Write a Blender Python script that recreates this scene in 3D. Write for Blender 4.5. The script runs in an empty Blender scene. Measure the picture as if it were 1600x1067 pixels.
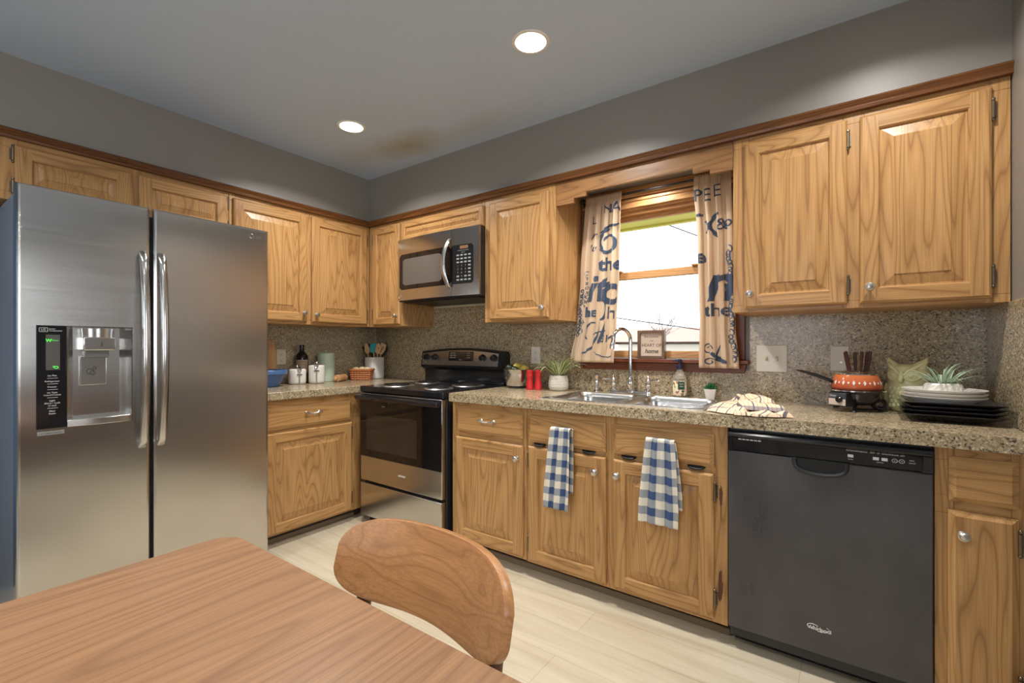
import bpy, bmesh, math, random
from math import sin, cos, pi, radians as R, sqrt
from mathutils import Vector, Matrix
random.seed(7)
SC = bpy.context.scene
COL = SC.collection

# ------------------------------------------------------------------ camera
cd = bpy.data.cameras.new('camera'); cam = bpy.data.objects.new('camera', cd); COL.objects.link(cam)
cam.location = (3.345, -2.601, 1.181); cam.rotation_euler = (R(90), 0, R(35.823))
cd.sensor_width = 36; cd.lens = 36 * 724.16 / 1600; cd.shift_y = 8.14 / 1600; cd.clip_start = .02; cd.clip_end = 200
SC.camera = cam
# ------------------------------------------------------------------ world, exposure
W = bpy.data.worlds.new('overcast_sky'); SC.world = W; W.use_nodes = True
bg = W.node_tree.nodes['Background']; bg.inputs[0].default_value = (.90, .95, 1, 1); bg.inputs[1].default_value = 3.2
vs = SC.view_settings; vs.view_transform = 'Standard'; vs.look = 'None'; vs.gamma = 1; vs.use_curve_mapping = False
vs.exposure = -0.02
SC.cycles.use_denoising = True
SC.cycles.max_bounces = 8; SC.cycles.diffuse_bounces = 4; SC.cycles.sample_clamp_indirect = 4

def lamp(name, kind, loc, power, color=(1, 1, 1), rot=(0, 0, 0), **kw):
    l = bpy.data.lights.new(name, kind); l.energy = power; l.color = color
    for k, v in kw.items(): setattr(l, k, v)
    o = bpy.data.objects.new(name, l); COL.objects.link(o); o.location = loc; o.rotation_euler = rot
    return o
WARM = (1, .965, .92)
# fill lamps added in the unseen rear and dining windows, standing for daylight
lamp('added_rear_fill', 'AREA', (2.3, -5.46, 1.5), 9, (.66, .81, 1), (R(90), 0, 0), shape='RECTANGLE', size=1.7, size_y=1.2)
lamp('added_dining_fill', 'AREA', (5.86, -3.2, 1.55), 22, (.93, .96, 1), (R(90), 0, R(90)), shape='RECTANGLE', size=1.9, size_y=1.3)

# ------------------------------------------------------------------ materials
def newmat(name):
    m = bpy.data.materials.new(name); m.use_nodes = True
    nt = m.node_tree; return m, nt, nt.nodes['Principled BSDF']
def setin(b, **kw):
    for k, v in kw.items():
        k = k.replace('_', ' ')
        if k in b.inputs: b.inputs[k].default_value = v
def c4(c): return (c[0], c[1], c[2], 1)
def srgb(r, g, b):
    f = lambda x: (x/255/12.92) if x <= 10 else ((x/255+.055)/1.055)**2.4
    return (f(r), f(g), f(b))
def plain(name, col, rough=.5, metal=0, **kw):
    m, nt, b = newmat(name); setin(b, Base_Color=c4(col), Roughness=rough, Metallic=metal, **kw); return m
def N(nt, t, **kw):
    n = nt.nodes.new(t)
    for k, v in kw.items():
        if k.startswith('i_'): n.inputs[k[2:].replace('_', ' ')].default_value = v
        else: setattr(n, k, v)
    return n
def L(nt, a, b): nt.links.new(a, b)
def coords(nt, scale, rnd=True, loc=(0, 0, 0)):
    tc = N(nt, 'ShaderNodeTexCoord'); mp = N(nt, 'ShaderNodeMapping'); mp.inputs['Scale'].default_value = scale
    mp.inputs['Location'].default_value = loc
    src = tc.outputs['Object']
    if rnd:
        oi = N(nt, 'ShaderNodeObjectInfo'); mu = N(nt, 'ShaderNodeMath', operation='MULTIPLY'); mu.inputs[1].default_value = 23.7
        ad = N(nt, 'ShaderNodeVectorMath', operation='ADD')
        L(nt, oi.outputs['Random'], mu.inputs[0]); L(nt, src, ad.inputs[0]); L(nt, mu.outputs[0], ad.inputs[1]); src = ad.outputs[0]
    L(nt, src, mp.inputs[0]); return mp.outputs[0]
def ramp(nt, fac, stops):
    r = N(nt, 'ShaderNodeValToRGB'); e = r.color_ramp.elements
    while len(e) < len(stops): e.new(.5)
    for k, (p, c) in enumerate(stops): e[k].position = p; e[k].color = c4(c)
    L(nt, fac, r.inputs[0]); return r.outputs[0]
def mixc(nt, fac, a, b, mode='MIX'):
    m = N(nt, 'ShaderNodeMix', data_type='RGBA', blend_type=mode)
    for inp, v in ((m.inputs[0], fac), (m.inputs[6], a), (m.inputs[7], b)):
        if hasattr(v, 'is_linked') or isinstance(v, bpy.types.NodeSocket): L(nt, v, inp)
        elif isinstance(v, (int, float)): inp.default_value = v
        else: inp.default_value = c4(v)
    return m.outputs[2]
def mth(nt, op, a, b=None):
    m = N(nt, 'ShaderNodeMath', operation=op)
    for i, v in enumerate((a, b)):
        if v is None: continue
        if isinstance(v, bpy.types.NodeSocket): L(nt, v, m.inputs[i])
        else: m.inputs[i].default_value = v
    return m.outputs[0]

def wood(name, axis, light, dark, freq=24, across=5.5, along=.5, rough=.33, line=.36, pore=.35, bands=.3):
    """grain = contour lines of a noise field drawn out along one axis, plus fine pores"""
    m, nt, b = newmat(name)
    s = [across] * 3; s[axis] = along
    n1 = N(nt, 'ShaderNodeTexNoise', i_Scale=1.0, i_Detail=2.0, i_Roughness=.45, i_Distortion=.35); L(nt, coords(nt, s), n1.inputs['Vector'])
    pp = mth(nt, 'PINGPONG', mth(nt, 'MULTIPLY', n1.outputs[0], freq), .5)
    s2 = [260] * 3; s2[axis] = 5
    n2 = N(nt, 'ShaderNodeTexNoise', i_Scale=1.0, i_Detail=2.0); L(nt, coords(nt, s2), n2.inputs['Vector'])
    s3 = [22] * 3; s3[axis] = .8
    n3 = N(nt, 'ShaderNodeTexNoise', i_Scale=1.0, i_Detail=3.0); L(nt, coords(nt, s3), n3.inputs['Vector'])
    mid = tuple((a * .6 + d * .4) for a, d in zip(light, dark))
    c = ramp(nt, pp, [(0, dark), (.10, mid), (line, light), (1, light)])
    c0 = ramp(nt, n3.outputs[0], [(.3, mid), (.65, light)])
    c = mixc(nt, bands, c, c0)
    pf = ramp(nt, n2.outputs[0], [(.42, (1, 1, 1)), (.56, (0, 0, 0))])
    pf2 = mth(nt, 'MULTIPLY', pf, pore)
    c = mixc(nt, pf2, c, tuple(x * .72 for x in mid))
    L(nt, c, b.inputs['Base Color']); setin(b, Roughness=rough, Specular_IOR_Level=.45)
    bu = N(nt, 'ShaderNodeBump', i_Strength=.06, i_Distance=.002); L(nt, n2.outputs[0], bu.inputs['Height']); L(nt, bu.outputs[0], b.inputs['Normal'])
    return m
OL, OD = srgb(194, 149, 95), srgb(134, 90, 46)
OAKZ = wood('oak_upright_grain', 2, OL, OD); OAKX = wood('oak_level_grain', 0, OL, OD); OAKY = wood('oak_level_grain_deep', 1, OL, OD)
CROWN = wood('dark_oak_trim', 0, srgb(116, 72, 36), srgb(74, 42, 20)); CROWNY = wood('dark_oak_trim_deep', 1, srgb(116, 72, 36), srgb(74, 42, 20))
CASING = wood('red_brown_casing_wood', 0, srgb(120, 66, 40), srgb(82, 42, 28)); CASINGZ = wood('red_brown_casing_upright', 2, srgb(120, 66, 40), srgb(82, 42, 28))
SASH = wood('pale_sash_wood', 0, srgb(208, 158, 104), srgb(170, 115, 70))
WALY = wood('walnut_table', 1, srgb(166, 124, 88), srgb(124, 88, 62), freq=22, across=4.6, along=.30, rough=.38, bands=.4)
WALX = wood('walnut_chair', 0, srgb(198, 142, 92), srgb(146, 96, 58), freq=16, across=9, along=.22, rough=.34, bands=.5)
WALD = wood('dark_walnut', 2, srgb(98, 62, 40), srgb(62, 38, 24), rough=.35)
BOARD = wood('beech_wood', 2, srgb(205, 160, 112), srgb(180, 130, 84), freq=6)
UTENS = plain('utensil_wood', srgb(214, 176, 124), .55)

def granite():
    m, nt, b = newmat('speckled_granite_laminate')
    co = coords(nt, (1, 1, 1), False)
    v = N(nt, 'ShaderNodeTexVoronoi', i_Scale=210.0); L(nt, co, v.inputs['Vector'])
    sx = N(nt, 'ShaderNodeSeparateColor'); L(nt, v.outputs['Color'], sx.inputs[0])
    c = ramp(nt, sx.outputs[0], [(0, srgb(44, 38, 36)), (.10, srgb(66, 56, 50)), (.15, srgb(140, 122, 96)), (.45, srgb(168, 150, 118)), (.72, srgb(186, 168, 134)), (.9, srgb(194, 178, 146)), (.95, srgb(230, 216, 188))])
    n = N(nt, 'ShaderNodeTexNoise', i_Scale=60.0, i_Detail=3.0); L(nt, co, n.inputs['Vector'])
    c = mixc(nt, .25, c, ramp(nt, n.outputs[0], [(.38, srgb(104, 88, 70)), (.62, srgb(188, 172, 140))]))
    L(nt, c, b.inputs['Base Color']); setin(b, Roughness=.22, Specular_IOR_Level=.6)
    return m
GRAN = granite()

def steel(name, col, rough=.30, horiz=True, an=.55):
    m, nt, b = newmat(name)
    n = N(nt, 'ShaderNodeTexNoise', i_Scale=1.0, i_Detail=2.0)
    L(nt, coords(nt, (3, 3, 500) if horiz else (500, 500, 3)), n.inputs['Vector'])
    r = N(nt, 'ShaderNodeMapRange', i_To_Min=rough - .05, i_To_Max=rough + .07); L(nt, n.outputs[0], r.inputs[0]); L(nt, r.outputs[0], b.inputs['Roughness'])
    sm = N(nt, 'ShaderNodeTexNoise', i_Scale=3.0, i_Detail=4.0); L(nt, coords(nt, (1, 1, 1)), sm.inputs['Vector'])
    c = ramp(nt, sm.outputs[0], [(.3, tuple(x * .9 for x in col)), (.7, col)])
    L(nt, c, b.inputs['Base Color']); setin(b, Metallic=1.0, Anisotropic=an)
    tg = N(nt, 'ShaderNodeTangent', direction_type='RADIAL', axis='Z'); L(nt, tg.outputs[0], b.inputs['Tangent'])
    bu = N(nt, 'ShaderNodeBump', i_Strength=.02, i_Distance=.001); L(nt, n.outputs[0], bu.inputs['Height']); L(nt, bu.outputs[0], b.inputs['Normal'])
    return m
STEEL = steel('brushed_stainless', (.60, .585, .56), .20, an=.8); STEEL2 = steel('satin_stainless', (.66, .65, .63), .22, an=.2)
CHROME = plain('chrome', (.78, .78, .78), .08, 1); NICKEL = plain('brushed_nickel', (.66, .62, .56), .28, 1)
BRASS = plain('antique_hinge_metal', (.20, .16, .11), .4, 1); BLACKMET = plain('blackened_metal', (.03, .028, .026), .4, .6)
BLACK = plain('black_enamel', (.012, .012, .014), .12); BLACK2 = plain('black_plastic', (.018, .018, .02), .35)
GLASSBLK = plain('black_oven_glass', (.008, .007, .007), .05); GREYP = plain('grey_plastic', (.16, .16, .16), .4)
DWBLK = None
def dwmat():
    m, nt, b = newmat('black_dishwasher_enamel')
    n = N(nt, 'ShaderNodeTexNoise', i_Scale=5.0, i_Detail=6.0, i_Roughness=.65); L(nt, coords(nt, (1, 1, .6)), n.inputs['Vector'])
    r = N(nt, 'ShaderNodeMapRange', i_From_Min=.3, i_From_Max=.7, i_To_Min=.24, i_To_Max=.44); L(nt, n.outputs[0], r.inputs[0]); L(nt, r.outputs[0], b.inputs['Roughness'])
    L(nt, ramp(nt, n.outputs[0], [(.35, (.040, .037, .041)), (.7, (.072, .066, .068))]), b.inputs['Base Color']); setin(b, Specular_IOR_Level=.7)
    return m
DWBLK = dwmat()
WHITE = plain('white_ceramic', srgb(232, 228, 220), .25); WPLAST = plain('white_plastic', srgb(226, 222, 212), .4); CREAMP = plain('cream_plastic', srgb(214, 206, 176), .4)
INK = plain('white_print', (.75, .75, .75), .5); GREYINK = plain('grey_print', (.35, .35, .36), .5); DARKINK = plain('dark_print', (.03, .03, .035), .6); NAVYINK = plain('navy_print', srgb(62, 76, 98), .8)
GREENLED = plain('green_led', (.05, .5, .05), .4, Emission_Color=(.1, 1, .1, 1), Emission_Strength=.7)
MINT = plain('mint_enamel', srgb(186, 202, 178), .35); BLUEC = plain('blue_stoneware', srgb(72, 104, 152), .3); BOTTLE = plain('dark_bottle_glass', (.012, .011, .012), .06); KRAFT = plain('tan_label_paper', srgb(176, 150, 124), .7)
TEAL = plain('teal_silicone', srgb(16, 150, 160), .45); RED = plain('red_lacquer', srgb(196, 34, 38), .25); BUN = plain('pale_crust', srgb(226, 206, 160), .6)
AVO = plain('dark_green_skin', srgb(38, 46, 28), .35); LEMON = plain('yellow_rind', srgb(206, 184, 82), .4)
GREEN = plain('leaf_green', srgb(92, 120, 66), .5); PALEG = plain('leaf_pale_edge', srgb(206, 208, 160), .5); SAGE = plain('leaf_sage', srgb(140, 170, 138), .55); SAGE2 = plain('leaf_sage_pale', srgb(186, 204, 180), .55); SUCC = plain('succulent_green', srgb(30, 104, 58), .45)
OWLM = plain('pale_yellow_green_glaze', srgb(238, 234, 180), .2); BLKPL = plain('black_stoneware', (.014, .013, .016), .16)
SOIL = plain('dark_soil', (.03, .022, .015), .9)
def ribbed(name, col, scale):
    m, nt, b = newmat(name); w = N(nt, 'ShaderNodeTexWave', wave_type='BANDS', bands_direction='Z', i_Scale=scale); L(nt, coords(nt, (1, 1, 1), False), w.inputs['Vector'])
    bu = N(nt, 'ShaderNodeBump', i_Strength=.9, i_Distance=.004); L(nt, w.outputs[0], bu.inputs['Height']); L(nt, bu.outputs[0], b.inputs['Normal']); setin(b, Base_Color=c4(col), Roughness=.6); return m
RIB = ribbed('ribbed_white_pot', srgb(222, 216, 204), 34)
def weave():
    m, nt, b = newmat('woven_splint'); co = coords(nt, (1, 1, 1), False)
    w = N(nt, 'ShaderNodeTexWave', wave_type='BANDS', bands_direction='Z', i_Scale=18.0, i_Distortion=3.0); L(nt, co, w.inputs['Vector'])
    w2 = N(nt, 'ShaderNodeTexWave', wave_type='BANDS', bands_direction='X', i_Scale=14.0, i_Distortion=1.0); L(nt, co, w2.inputs['Vector'])
    c = ramp(nt, mth(nt, 'MULTIPLY', w.outputs[0], mth(nt, 'ADD', w2.outputs[0], .5)), [(0, srgb(142, 74, 40)), (.5, srgb(196, 118, 72)), (1, srgb(216, 148, 96))])
    L(nt, c, b.inputs['Base Color']); bu = N(nt, 'ShaderNodeBump', i_Strength=.8, i_Distance=.004); L(nt, w.outputs[0], bu.inputs['Height']); L(nt, bu.outputs[0], b.inputs['Normal']); setin(b, Roughness=.5); return m
WEAVE = weave()
def paint(name, col, rough=.55, var=.06, scale=2.0, bump=.12, bscale=140):
    m, nt, b = newmat(name); co = coords(nt, (1, 1, 1), False)
    n = N(nt, 'ShaderNodeTexNoise', i_Scale=scale, i_Detail=4.0); L(nt, co, n.inputs['Vector'])
    L(nt, ramp(nt, n.outputs[0], [(.3, tuple(x * (1 - var) for x in col)), (.7, col)]), b.inputs['Base Color'])
    n2 = N(nt, 'ShaderNodeTexNoise', i_Scale=bscale, i_Detail=2.0); L(nt, co, n2.inputs['Vector'])
    bu = N(nt, 'ShaderNodeBump', i_Strength=bump, i_Distance=.002); L(nt, n2.outputs[0], bu.inputs['Height']); L(nt, bu.outputs[0], b.inputs['Normal']); setin(b, Roughness=rough); return m
WALLP = paint('grey_wall_paint', srgb(140, 135, 128), .42)
def ceilmat():
    m = paint('ceiling_paint', srgb(184, 199, 217), .6, .03, 1.2, .2, 90); nt = m.node_tree; b = nt.nodes['Principled BSDF']
    base = b.inputs['Base Color'].links[0].from_socket
    tc = N(nt, 'ShaderNodeTexCoord'); nz = N(nt, 'ShaderNodeTexNoise', i_Scale=4.0, i_Detail=3.0); L(nt, tc.outputs['Object'], nz.inputs['Vector'])
    fac = None
    for (x, y, rx, ry, amt) in ((1.05, -.56, .36, .20, .75), (.72, -.62, .5, .22, .25), (1.55, -.5, .6, .16, .22)):   # old water stain
        mp = N(nt, 'ShaderNodeMapping'); mp.inputs['Location'].default_value = (-x / rx, -y / ry, 0); mp.inputs['Scale'].default_value = (1 / rx, 1 / ry, 0)
        L(nt, tc.outputs['Object'], mp.inputs[0]); ln = N(nt, 'ShaderNodeVectorMath', operation='LENGTH'); L(nt, mp.outputs[0], ln.inputs[0])
        d = mth(nt, 'ADD', ln.outputs['Value'], mth(nt, 'MULTIPLY', nz.outputs[0], .8))
        r = N(nt, 'ShaderNodeMapRange', i_From_Min=.4, i_From_Max=1.45, i_To_Min=amt, i_To_Max=0.0); L(nt, d, r.inputs[0])
        fac = r.outputs[0] if fac is None else mth(nt, 'MAXIMUM', fac, r.outputs[0])
    L(nt, mixc(nt, fac, base, srgb(150, 134, 78)), b.inputs['Base Color']); return m
CEIL = ceilmat()
def floormat():
    m, nt, b = newmat('pale_oak_vinyl_planks'); co = coords(nt, (1, 1, 1), False)
    br = N(nt, 'ShaderNodeTexBrick', i_Scale=1.0, i_Mortar_Size=.0015, i_Brick_Width=1.22, i_Row_Height=.178, i_Color1=c4(srgb(204, 192, 168)), i_Color2=c4(srgb(189, 176, 150)), i_Mortar=c4(srgb(150, 134, 108)))
    br.offset = .37; L(nt, co, br.inputs['Vector'])
    n = N(nt, 'ShaderNodeTexNoise', i_Scale=1.0, i_Detail=5.0, i_Roughness=.6, i_Distortion=.6); L(nt, coords(nt, (1.3, 14, 1), False), n.inputs['Vector'])
    c = mixc(nt, .55, br.outputs[0], ramp(nt, n.outputs[0], [(.32, srgb(172, 156, 128)), (.5, srgb(198, 186, 161)), (.7, srgb(215, 205, 184))]))
    L(nt, c, b.inputs['Base Color']); setin(b, Roughness=.42); return m
FLOORM = floormat()
def cloth(name, kind):
    m, nt, b = newmat(name); uv = N(nt, 'ShaderNodeUVMap'); sp = N(nt, 'ShaderNodeSeparateXYZ'); L(nt, uv.outputs[0], sp.inputs[0])
    if kind == 'check':
        su = mth(nt, 'GREATER_THAN', mth(nt, 'FRACT', sp.outputs[0]), .5); sv = mth(nt, 'GREATER_THAN', mth(nt, 'FRACT', sp.outputs[1]), .5)
        f = mth(nt, 'MULTIPLY', mth(nt, 'ADD', su, sv), .5)
        c = ramp(nt, f, [(0, srgb(228, 220, 202)), (.5, srgb(152, 156, 162)), (1, srgb(58, 80, 122))])
    else:
        a = mth(nt, 'FRACT', sp.outputs[0]); bb = mth(nt, 'FRACT', mth(nt, 'MULTIPLY', sp.outputs[0], 3.0)); v = mth(nt, 'FRACT', sp.outputs[1])
        f1 = mth(nt, 'LESS_THAN', a, .12); f2 = mth(nt, 'LESS_THAN', bb, .16); f3 = mth(nt, 'LESS_THAN', v, .1)
        c = mixc(nt, mth(nt, 'MULTIPLY', f2, .55), srgb(236, 204, 170), srgb(90, 92, 112)); c = mixc(nt, mth(nt, 'MULTIPLY', f1, .85), c, srgb(58, 62, 88)); c = mixc(nt, mth(nt, 'MULTIPLY', f3, .7), c, srgb(84, 88, 110))
    n = N(nt, 'ShaderNodeTexNoise', i_Scale=600.0); c = mixc(nt, .12, c, n.outputs[0], 'OVERLAY')
    L(nt, c, b.inputs['Base Color']); setin(b, Roughness=.9); return m
CHECK = cloth('blue_gingham', 'check'); PLAID = cloth('peach_plaid', 'plaid')
def curtainmat():
    m, nt, b = newmat('cream_printed_curtain'); setin(b, Base_Color=c4(srgb(238, 216, 188)), Roughness=.9)
    t = N(nt, 'ShaderNodeBsdfTranslucent'); t.inputs[0].default_value = c4(srgb(236, 220, 200)); mx = N(nt, 'ShaderNodeMixShader'); mx.inputs[0].default_value = .45
    o = nt.nodes['Material Output']; L(nt, b.outputs[0], mx.inputs[1]); L(nt, t.outputs[0], mx.inputs[2]); L(nt, mx.outputs[0], o.inputs[0]); return m
CURT = curtainmat()
def glassmat():
    m, nt, b = newmat('window_glass'); tr = N(nt, 'ShaderNodeBsdfTransparent'); gl = N(nt, 'ShaderNodeBsdfGlossy', i_Roughness=.02); fr = N(nt, 'ShaderNodeFresnel', i_IOR=1.35); mx = N(nt, 'ShaderNodeMixShader')
    L(nt, fr.outputs[0], mx.inputs[0]); L(nt, tr.outputs[0], mx.inputs[1]); L(nt, gl.outputs[0], mx.inputs[2]); L(nt, mx.outputs[0], nt.nodes['Material Output'].inputs[0]); return m
GLASS = glassmat()
CLEARP = plain('clear_plastic', (.9, .9, .9), .08, Transmission_Weight=.9, IOR=1.3)
LENS = plain('lit_lens', (1, 1, 1), .5, Emission_Color=(1, .93, .82, 1), Emission_Strength=9.0)
POTOR = None
def potmat():
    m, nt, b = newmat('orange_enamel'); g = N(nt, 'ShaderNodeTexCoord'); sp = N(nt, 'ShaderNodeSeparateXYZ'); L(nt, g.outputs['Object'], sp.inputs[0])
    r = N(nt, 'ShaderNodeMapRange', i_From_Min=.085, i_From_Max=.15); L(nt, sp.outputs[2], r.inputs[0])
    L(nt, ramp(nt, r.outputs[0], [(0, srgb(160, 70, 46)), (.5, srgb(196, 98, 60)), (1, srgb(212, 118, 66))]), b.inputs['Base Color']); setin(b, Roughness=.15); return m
POTOR = potmat()

# ------------------------------------------------------------------ mesh builder
class MB:
    def __init__(s): s.v = []; s.f = []; s.m = []; s.uv = {}
    def add(s, vs_, fs, mi=0):
        o = len(s.v); s.v += [Vector(v) for v in vs_]; s.f += [tuple(i + o for i in f) for f in fs]; s.m += [mi] * len(fs); return s
    def box(s, x0, x1, y0, y1, z0, z1, mi=0):
        x0, x1 = sorted((x0, x1)); y0, y1 = sorted((y0, y1)); z0, z1 = sorted((z0, z1))
        return s.add([(x0,y0,z0),(x1,y0,z0),(x1,y1,z0),(x0,y1,z0),(x0,y0,z1),(x1,y0,z1),(x1,y1,z1),(x0,y1,z1)],
                     [(0,3,2,1),(4,5,6,7),(0,1,5,4),(1,2,6,5),(2,3,7,6),(3,0,4,7)], mi)
    def ring(s, rings, mi=0, c0=True, c1=True):
        n = len(rings[0]); o = len(s.v)
        for r in rings: s.v += [Vector(p) for p in r]
        for k in range(len(rings) - 1):
            for i in range(n):
                j = (i + 1) % n; s.f.append((o+k*n+i, o+k*n+j, o+(k+1)*n+j, o+(k+1)*n+i)); s.m.append(mi)
        if c0: s.f.append(tuple(o + i for i in reversed(range(n)))); s.m.append(mi)
        if c1: s.f.append(tuple(o + (len(rings)-1)*n + i for i in range(n))); s.m.append(mi)
        return s
    def lathe(s, prof, c=(0, 0, 0), n=32, mi=0, sq=None):
        rs = []
        for r, z in prof:
            rs.append([(c[0] + r*cos(2*pi*i/n), c[1] + r*sin(2*pi*i/n), c[2] + z) for i in range(n)])
        return s.ring(rs, mi)
    def cyl(s, p0, p1, r0, r1=None, n=16, mi=0):
        return s.tube([p0, p1], [r0, r0 if r1 is None else r1], n, mi)
    def tube(s, pts, r, n=10, mi=0, flat=1.0, up=None):
        pts = [Vector(p) for p in pts]
        if not isinstance(r, (list, tuple)): r = [r] * len(pts)
        rs = []; nv = None
        for i, p in enumerate(pts):
            t = (pts[min(i+1, len(pts)-1)] - pts[max(i-1, 0)]).normalized()
            if nv is None:
                a = Vector(up) if up else (Vector((0, 0, 1)) if abs(t.z) < .9 else Vector((1, 0, 0)))
                nv = (a - t * a.dot(t)).normalized()
            else: nv = (nv - t * nv.dot(t)).normalized()
            b = t.cross(nv)
            rs.append([p + nv * (r[i]*flat*cos(2*pi*k/n)) + b * (r[i]*sin(2*pi*k/n)) for k in range(n)])
        return s.ring(rs, mi)
    def ell(s, c, rx, ry, rz, n=20, k=12, mi=0):
        rs = []
        for j in range(k + 1):
            a = -pi/2 + pi*j/k; q = max(cos(a), .02)
            rs.append([(c[0] + rx*q*cos(2*pi*i/n), c[1] + ry*q*sin(2*pi*i/n), c[2] + rz*sin(a)) for i in range(n)])
        return s.ring(rs, mi)
    def prism(s, poly, fn, t0, t1, mi=0):
        return s.ring([[fn(a, b, t0) for a, b in poly], [fn(a, b, t1) for a, b in poly]], mi)
    def grid(s, fn, nu, nv, mi=0, uv=None):
        o = len(s.v)
        for j in range(nv + 1):
            for i in range(nu + 1):
                s.v.append(Vector(fn(i/nu, j/nv)))
                if uv: s.uv[len(s.v)-1] = uv(i/nu, j/nv)
        for j in range(nv):
            for i in range(nu):
                a = o + j*(nu+1) + i; s.f.append((a, a+1, a+nu+2, a+nu+1)); s.m.append(mi)
        return s
    def xf(s, M, start=0):
        for i in range(start, len(s.v)): s.v[i] = M @ s.v[i]
        return s
    def build(s, name, mats, parent=None, smooth=35, bevel=0, seg=2, solid=0, sub=0, recalc=True, off=None, label=None):
        me = bpy.data.meshes.new(name)
        vs_ = [v - Vector(off) for v in s.v] if off is not None else s.v
        me.from_pydata([tuple(v) for v in vs_], [], s.f)
        mats = mats if isinstance(mats, (list, tuple)) else [mats]
        for m in mats: me.materials.append(m)
        me.polygons.foreach_set('material_index', [min(x, len(mats)-1) for x in s.m])
        if s.uv:
            ul = me.uv_layers.new(name='UVMap')
            for l in me.loops: ul.data[l.index].uv = s.uv.get(l.vertex_index, (0, 0))
        if recalc:
            bm = bmesh.new(); bm.from_mesh(me); bmesh.ops.recalc_face_normals(bm, faces=bm.faces); bm.to_mesh(me); bm.free()
        if smooth: me.shade_smooth(); me.set_sharp_from_angle(angle=R(smooth))
        o = bpy.data.objects.new(name, me); COL.objects.link(o)
        if parent is not None: o.parent = parent
        if solid: md = o.modifiers.new('s', 'SOLIDIFY'); md.thickness = solid; md.offset = 0
        if sub: md = o.modifiers.new('u', 'SUBSURF'); md.levels = md.render_levels = sub
        if bevel: md = o.modifiers.new('b', 'BEVEL'); md.width = bevel; md.segments = seg; md.limit_method = 'ANGLE'; md.angle_limit = R(40)
        if label: o['label'] = label
        return o
def thing(name, label, cat, loc=(0, 0, 0), rz=0, group=None):
    o = bpy.data.objects.new(name, None); COL.objects.link(o); o.location = loc; o.rotation_euler = (0, 0, rz); o.empty_display_size = .05
    o['label'] = label; o['category'] = cat
    if group: o['group'] = group
    return o
def tag(o, label, cat, group=None, loc=None):
    o['label'] = label; o['category'] = cat
    if group: o['group'] = group
    if loc is not None: o.location = loc
    return o
def struct(o, **kw): o['kind'] = 'structure'; return o
def copy_tree(o, parent=None):
    c = o.copy(); COL.objects.link(c)
    if parent is not None: c.parent = parent
    for ch in [x for x in COL.objects if x.parent == o]: copy_tree(ch, c)
    return c
def text_mb(txt, size, fn, mi=0, mb=None, shear=0, align='CENTER', space=1.0, cutx=None, bold=0):
    """flat lettering; fn(a, b) maps text plane to a place in the scene"""
    cu = bpy.data.curves.new('lettering', 'FONT'); cu.body = txt; cu.size = size; cu.shear = shear; cu.align_x = align; cu.align_y = 'CENTER'; cu.space_character = space; cu.offset = bold; cu.resolution_u = 3
    o = bpy.data.objects.new('lettering', cu); COL.objects.link(o); bpy.context.view_layer.update()
    dg = bpy.context.evaluated_depsgraph_get(); me = bpy.data.meshes.new_from_object(o.evaluated_get(dg))
    bm = bmesh.new(); bm.from_mesh(me)
    if cutx:
        xs = [v.co.x for v in bm.verts]
        if xs:
            x = min(xs) + cutx
            while x < max(xs):
                bmesh.ops.bisect_plane(bm, geom=bm.verts[:] + bm.edges[:] + bm.faces[:], plane_co=(x, 0, 0), plane_no=(1, 0, 0)); x += cutx
            y = min(v.co.y for v in bm.verts) + .015; ym = max(v.co.y for v in bm.verts)
            while y < ym:
                bmesh.ops.bisect_plane(bm, geom=bm.verts[:] + bm.edges[:] + bm.faces[:], plane_co=(0, y, 0), plane_no=(0, 1, 0)); y += .015
    mb = mb or MB(); bm.verts.index_update()
    mb.add([fn(v.co.x, v.co.y) for v in bm.verts], [[v.index for v in f.verts] for f in bm.faces], mi)
    bm.free(); COL.objects.unlink(o); bpy.data.objects.remove(o); return mb

# face frames: B = window wall units (u = x, outward -y), Lf = left wall units (u = y, outward +x)
def FB(yf): return lambda u, z, n: (u, yf - n, z)
def FL(xf): return lambda u, z, n: (xf + n, u, z)

exec_parts = []
# ------------------------------------------------------------------ room shell
XW, ZC, YB, XE = 3.803, 2.48, -5.5, 5.9
struct(MB().box(-.1, XE, YB, .12, -.06, 0).build('floor', FLOORM, bevel=0))
struct(MB().box(-.1, XE, YB, .12, ZC, ZC + .08).build('ceiling', CEIL))
w = MB(); w.box(-.12, 0, YB, -4.1, 0, ZC); w.box(-.12, 0, -2.36, .12, 0, ZC); w.box(-.12, 0, -4.1, -2.36, 2.05, ZC)
struct(w.build('wall_left', WALLP))
w = MB(); WX0, WX1, WZ0, WZ1 = 2.085, 2.865, 1.113, 2.0
w.box(0, WX0, 0, .12, 0, ZC); w.box(WX1, XW + .1, 0, .12, 0, ZC); w.box(WX0, WX1, 0, .12, 0, WZ0); w.box(WX0, WX1, 0, .12, WZ1, ZC)
struct(w.build('wall_back', WALLP))
struct(MB().box(XW, XW + .1, -1.15, 0, 0, ZC).build('wall_right', WALLP))
w = MB(); w.box(0, 1.4, YB, YB + .1, 0, ZC); w.box(3.2, XE, YB, YB + .1, 0, ZC); w.box(1.4, 3.2, YB, YB + .1, 2.15, ZC); w.box(1.4, 3.2, YB, YB + .1, 0, .85)
struct(w.build('wall_front', WALLP))
w = MB(); w.box(XE, XE + .1, YB, .12, 0, .8); w.box(XE, XE + .1, YB, .12, 2.25, ZC); w.box(XE, XE + .1, YB, -4.2, .8, 2.25); w.box(XE, XE + .1, -2.2, .12, .8, 2.25)
struct(w.build('wall_dining', WALLP))
struct(MB().box(XW + .1, XE, -.02, .1, 0, ZC).build('wall_dining_back', WALLP))
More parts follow.
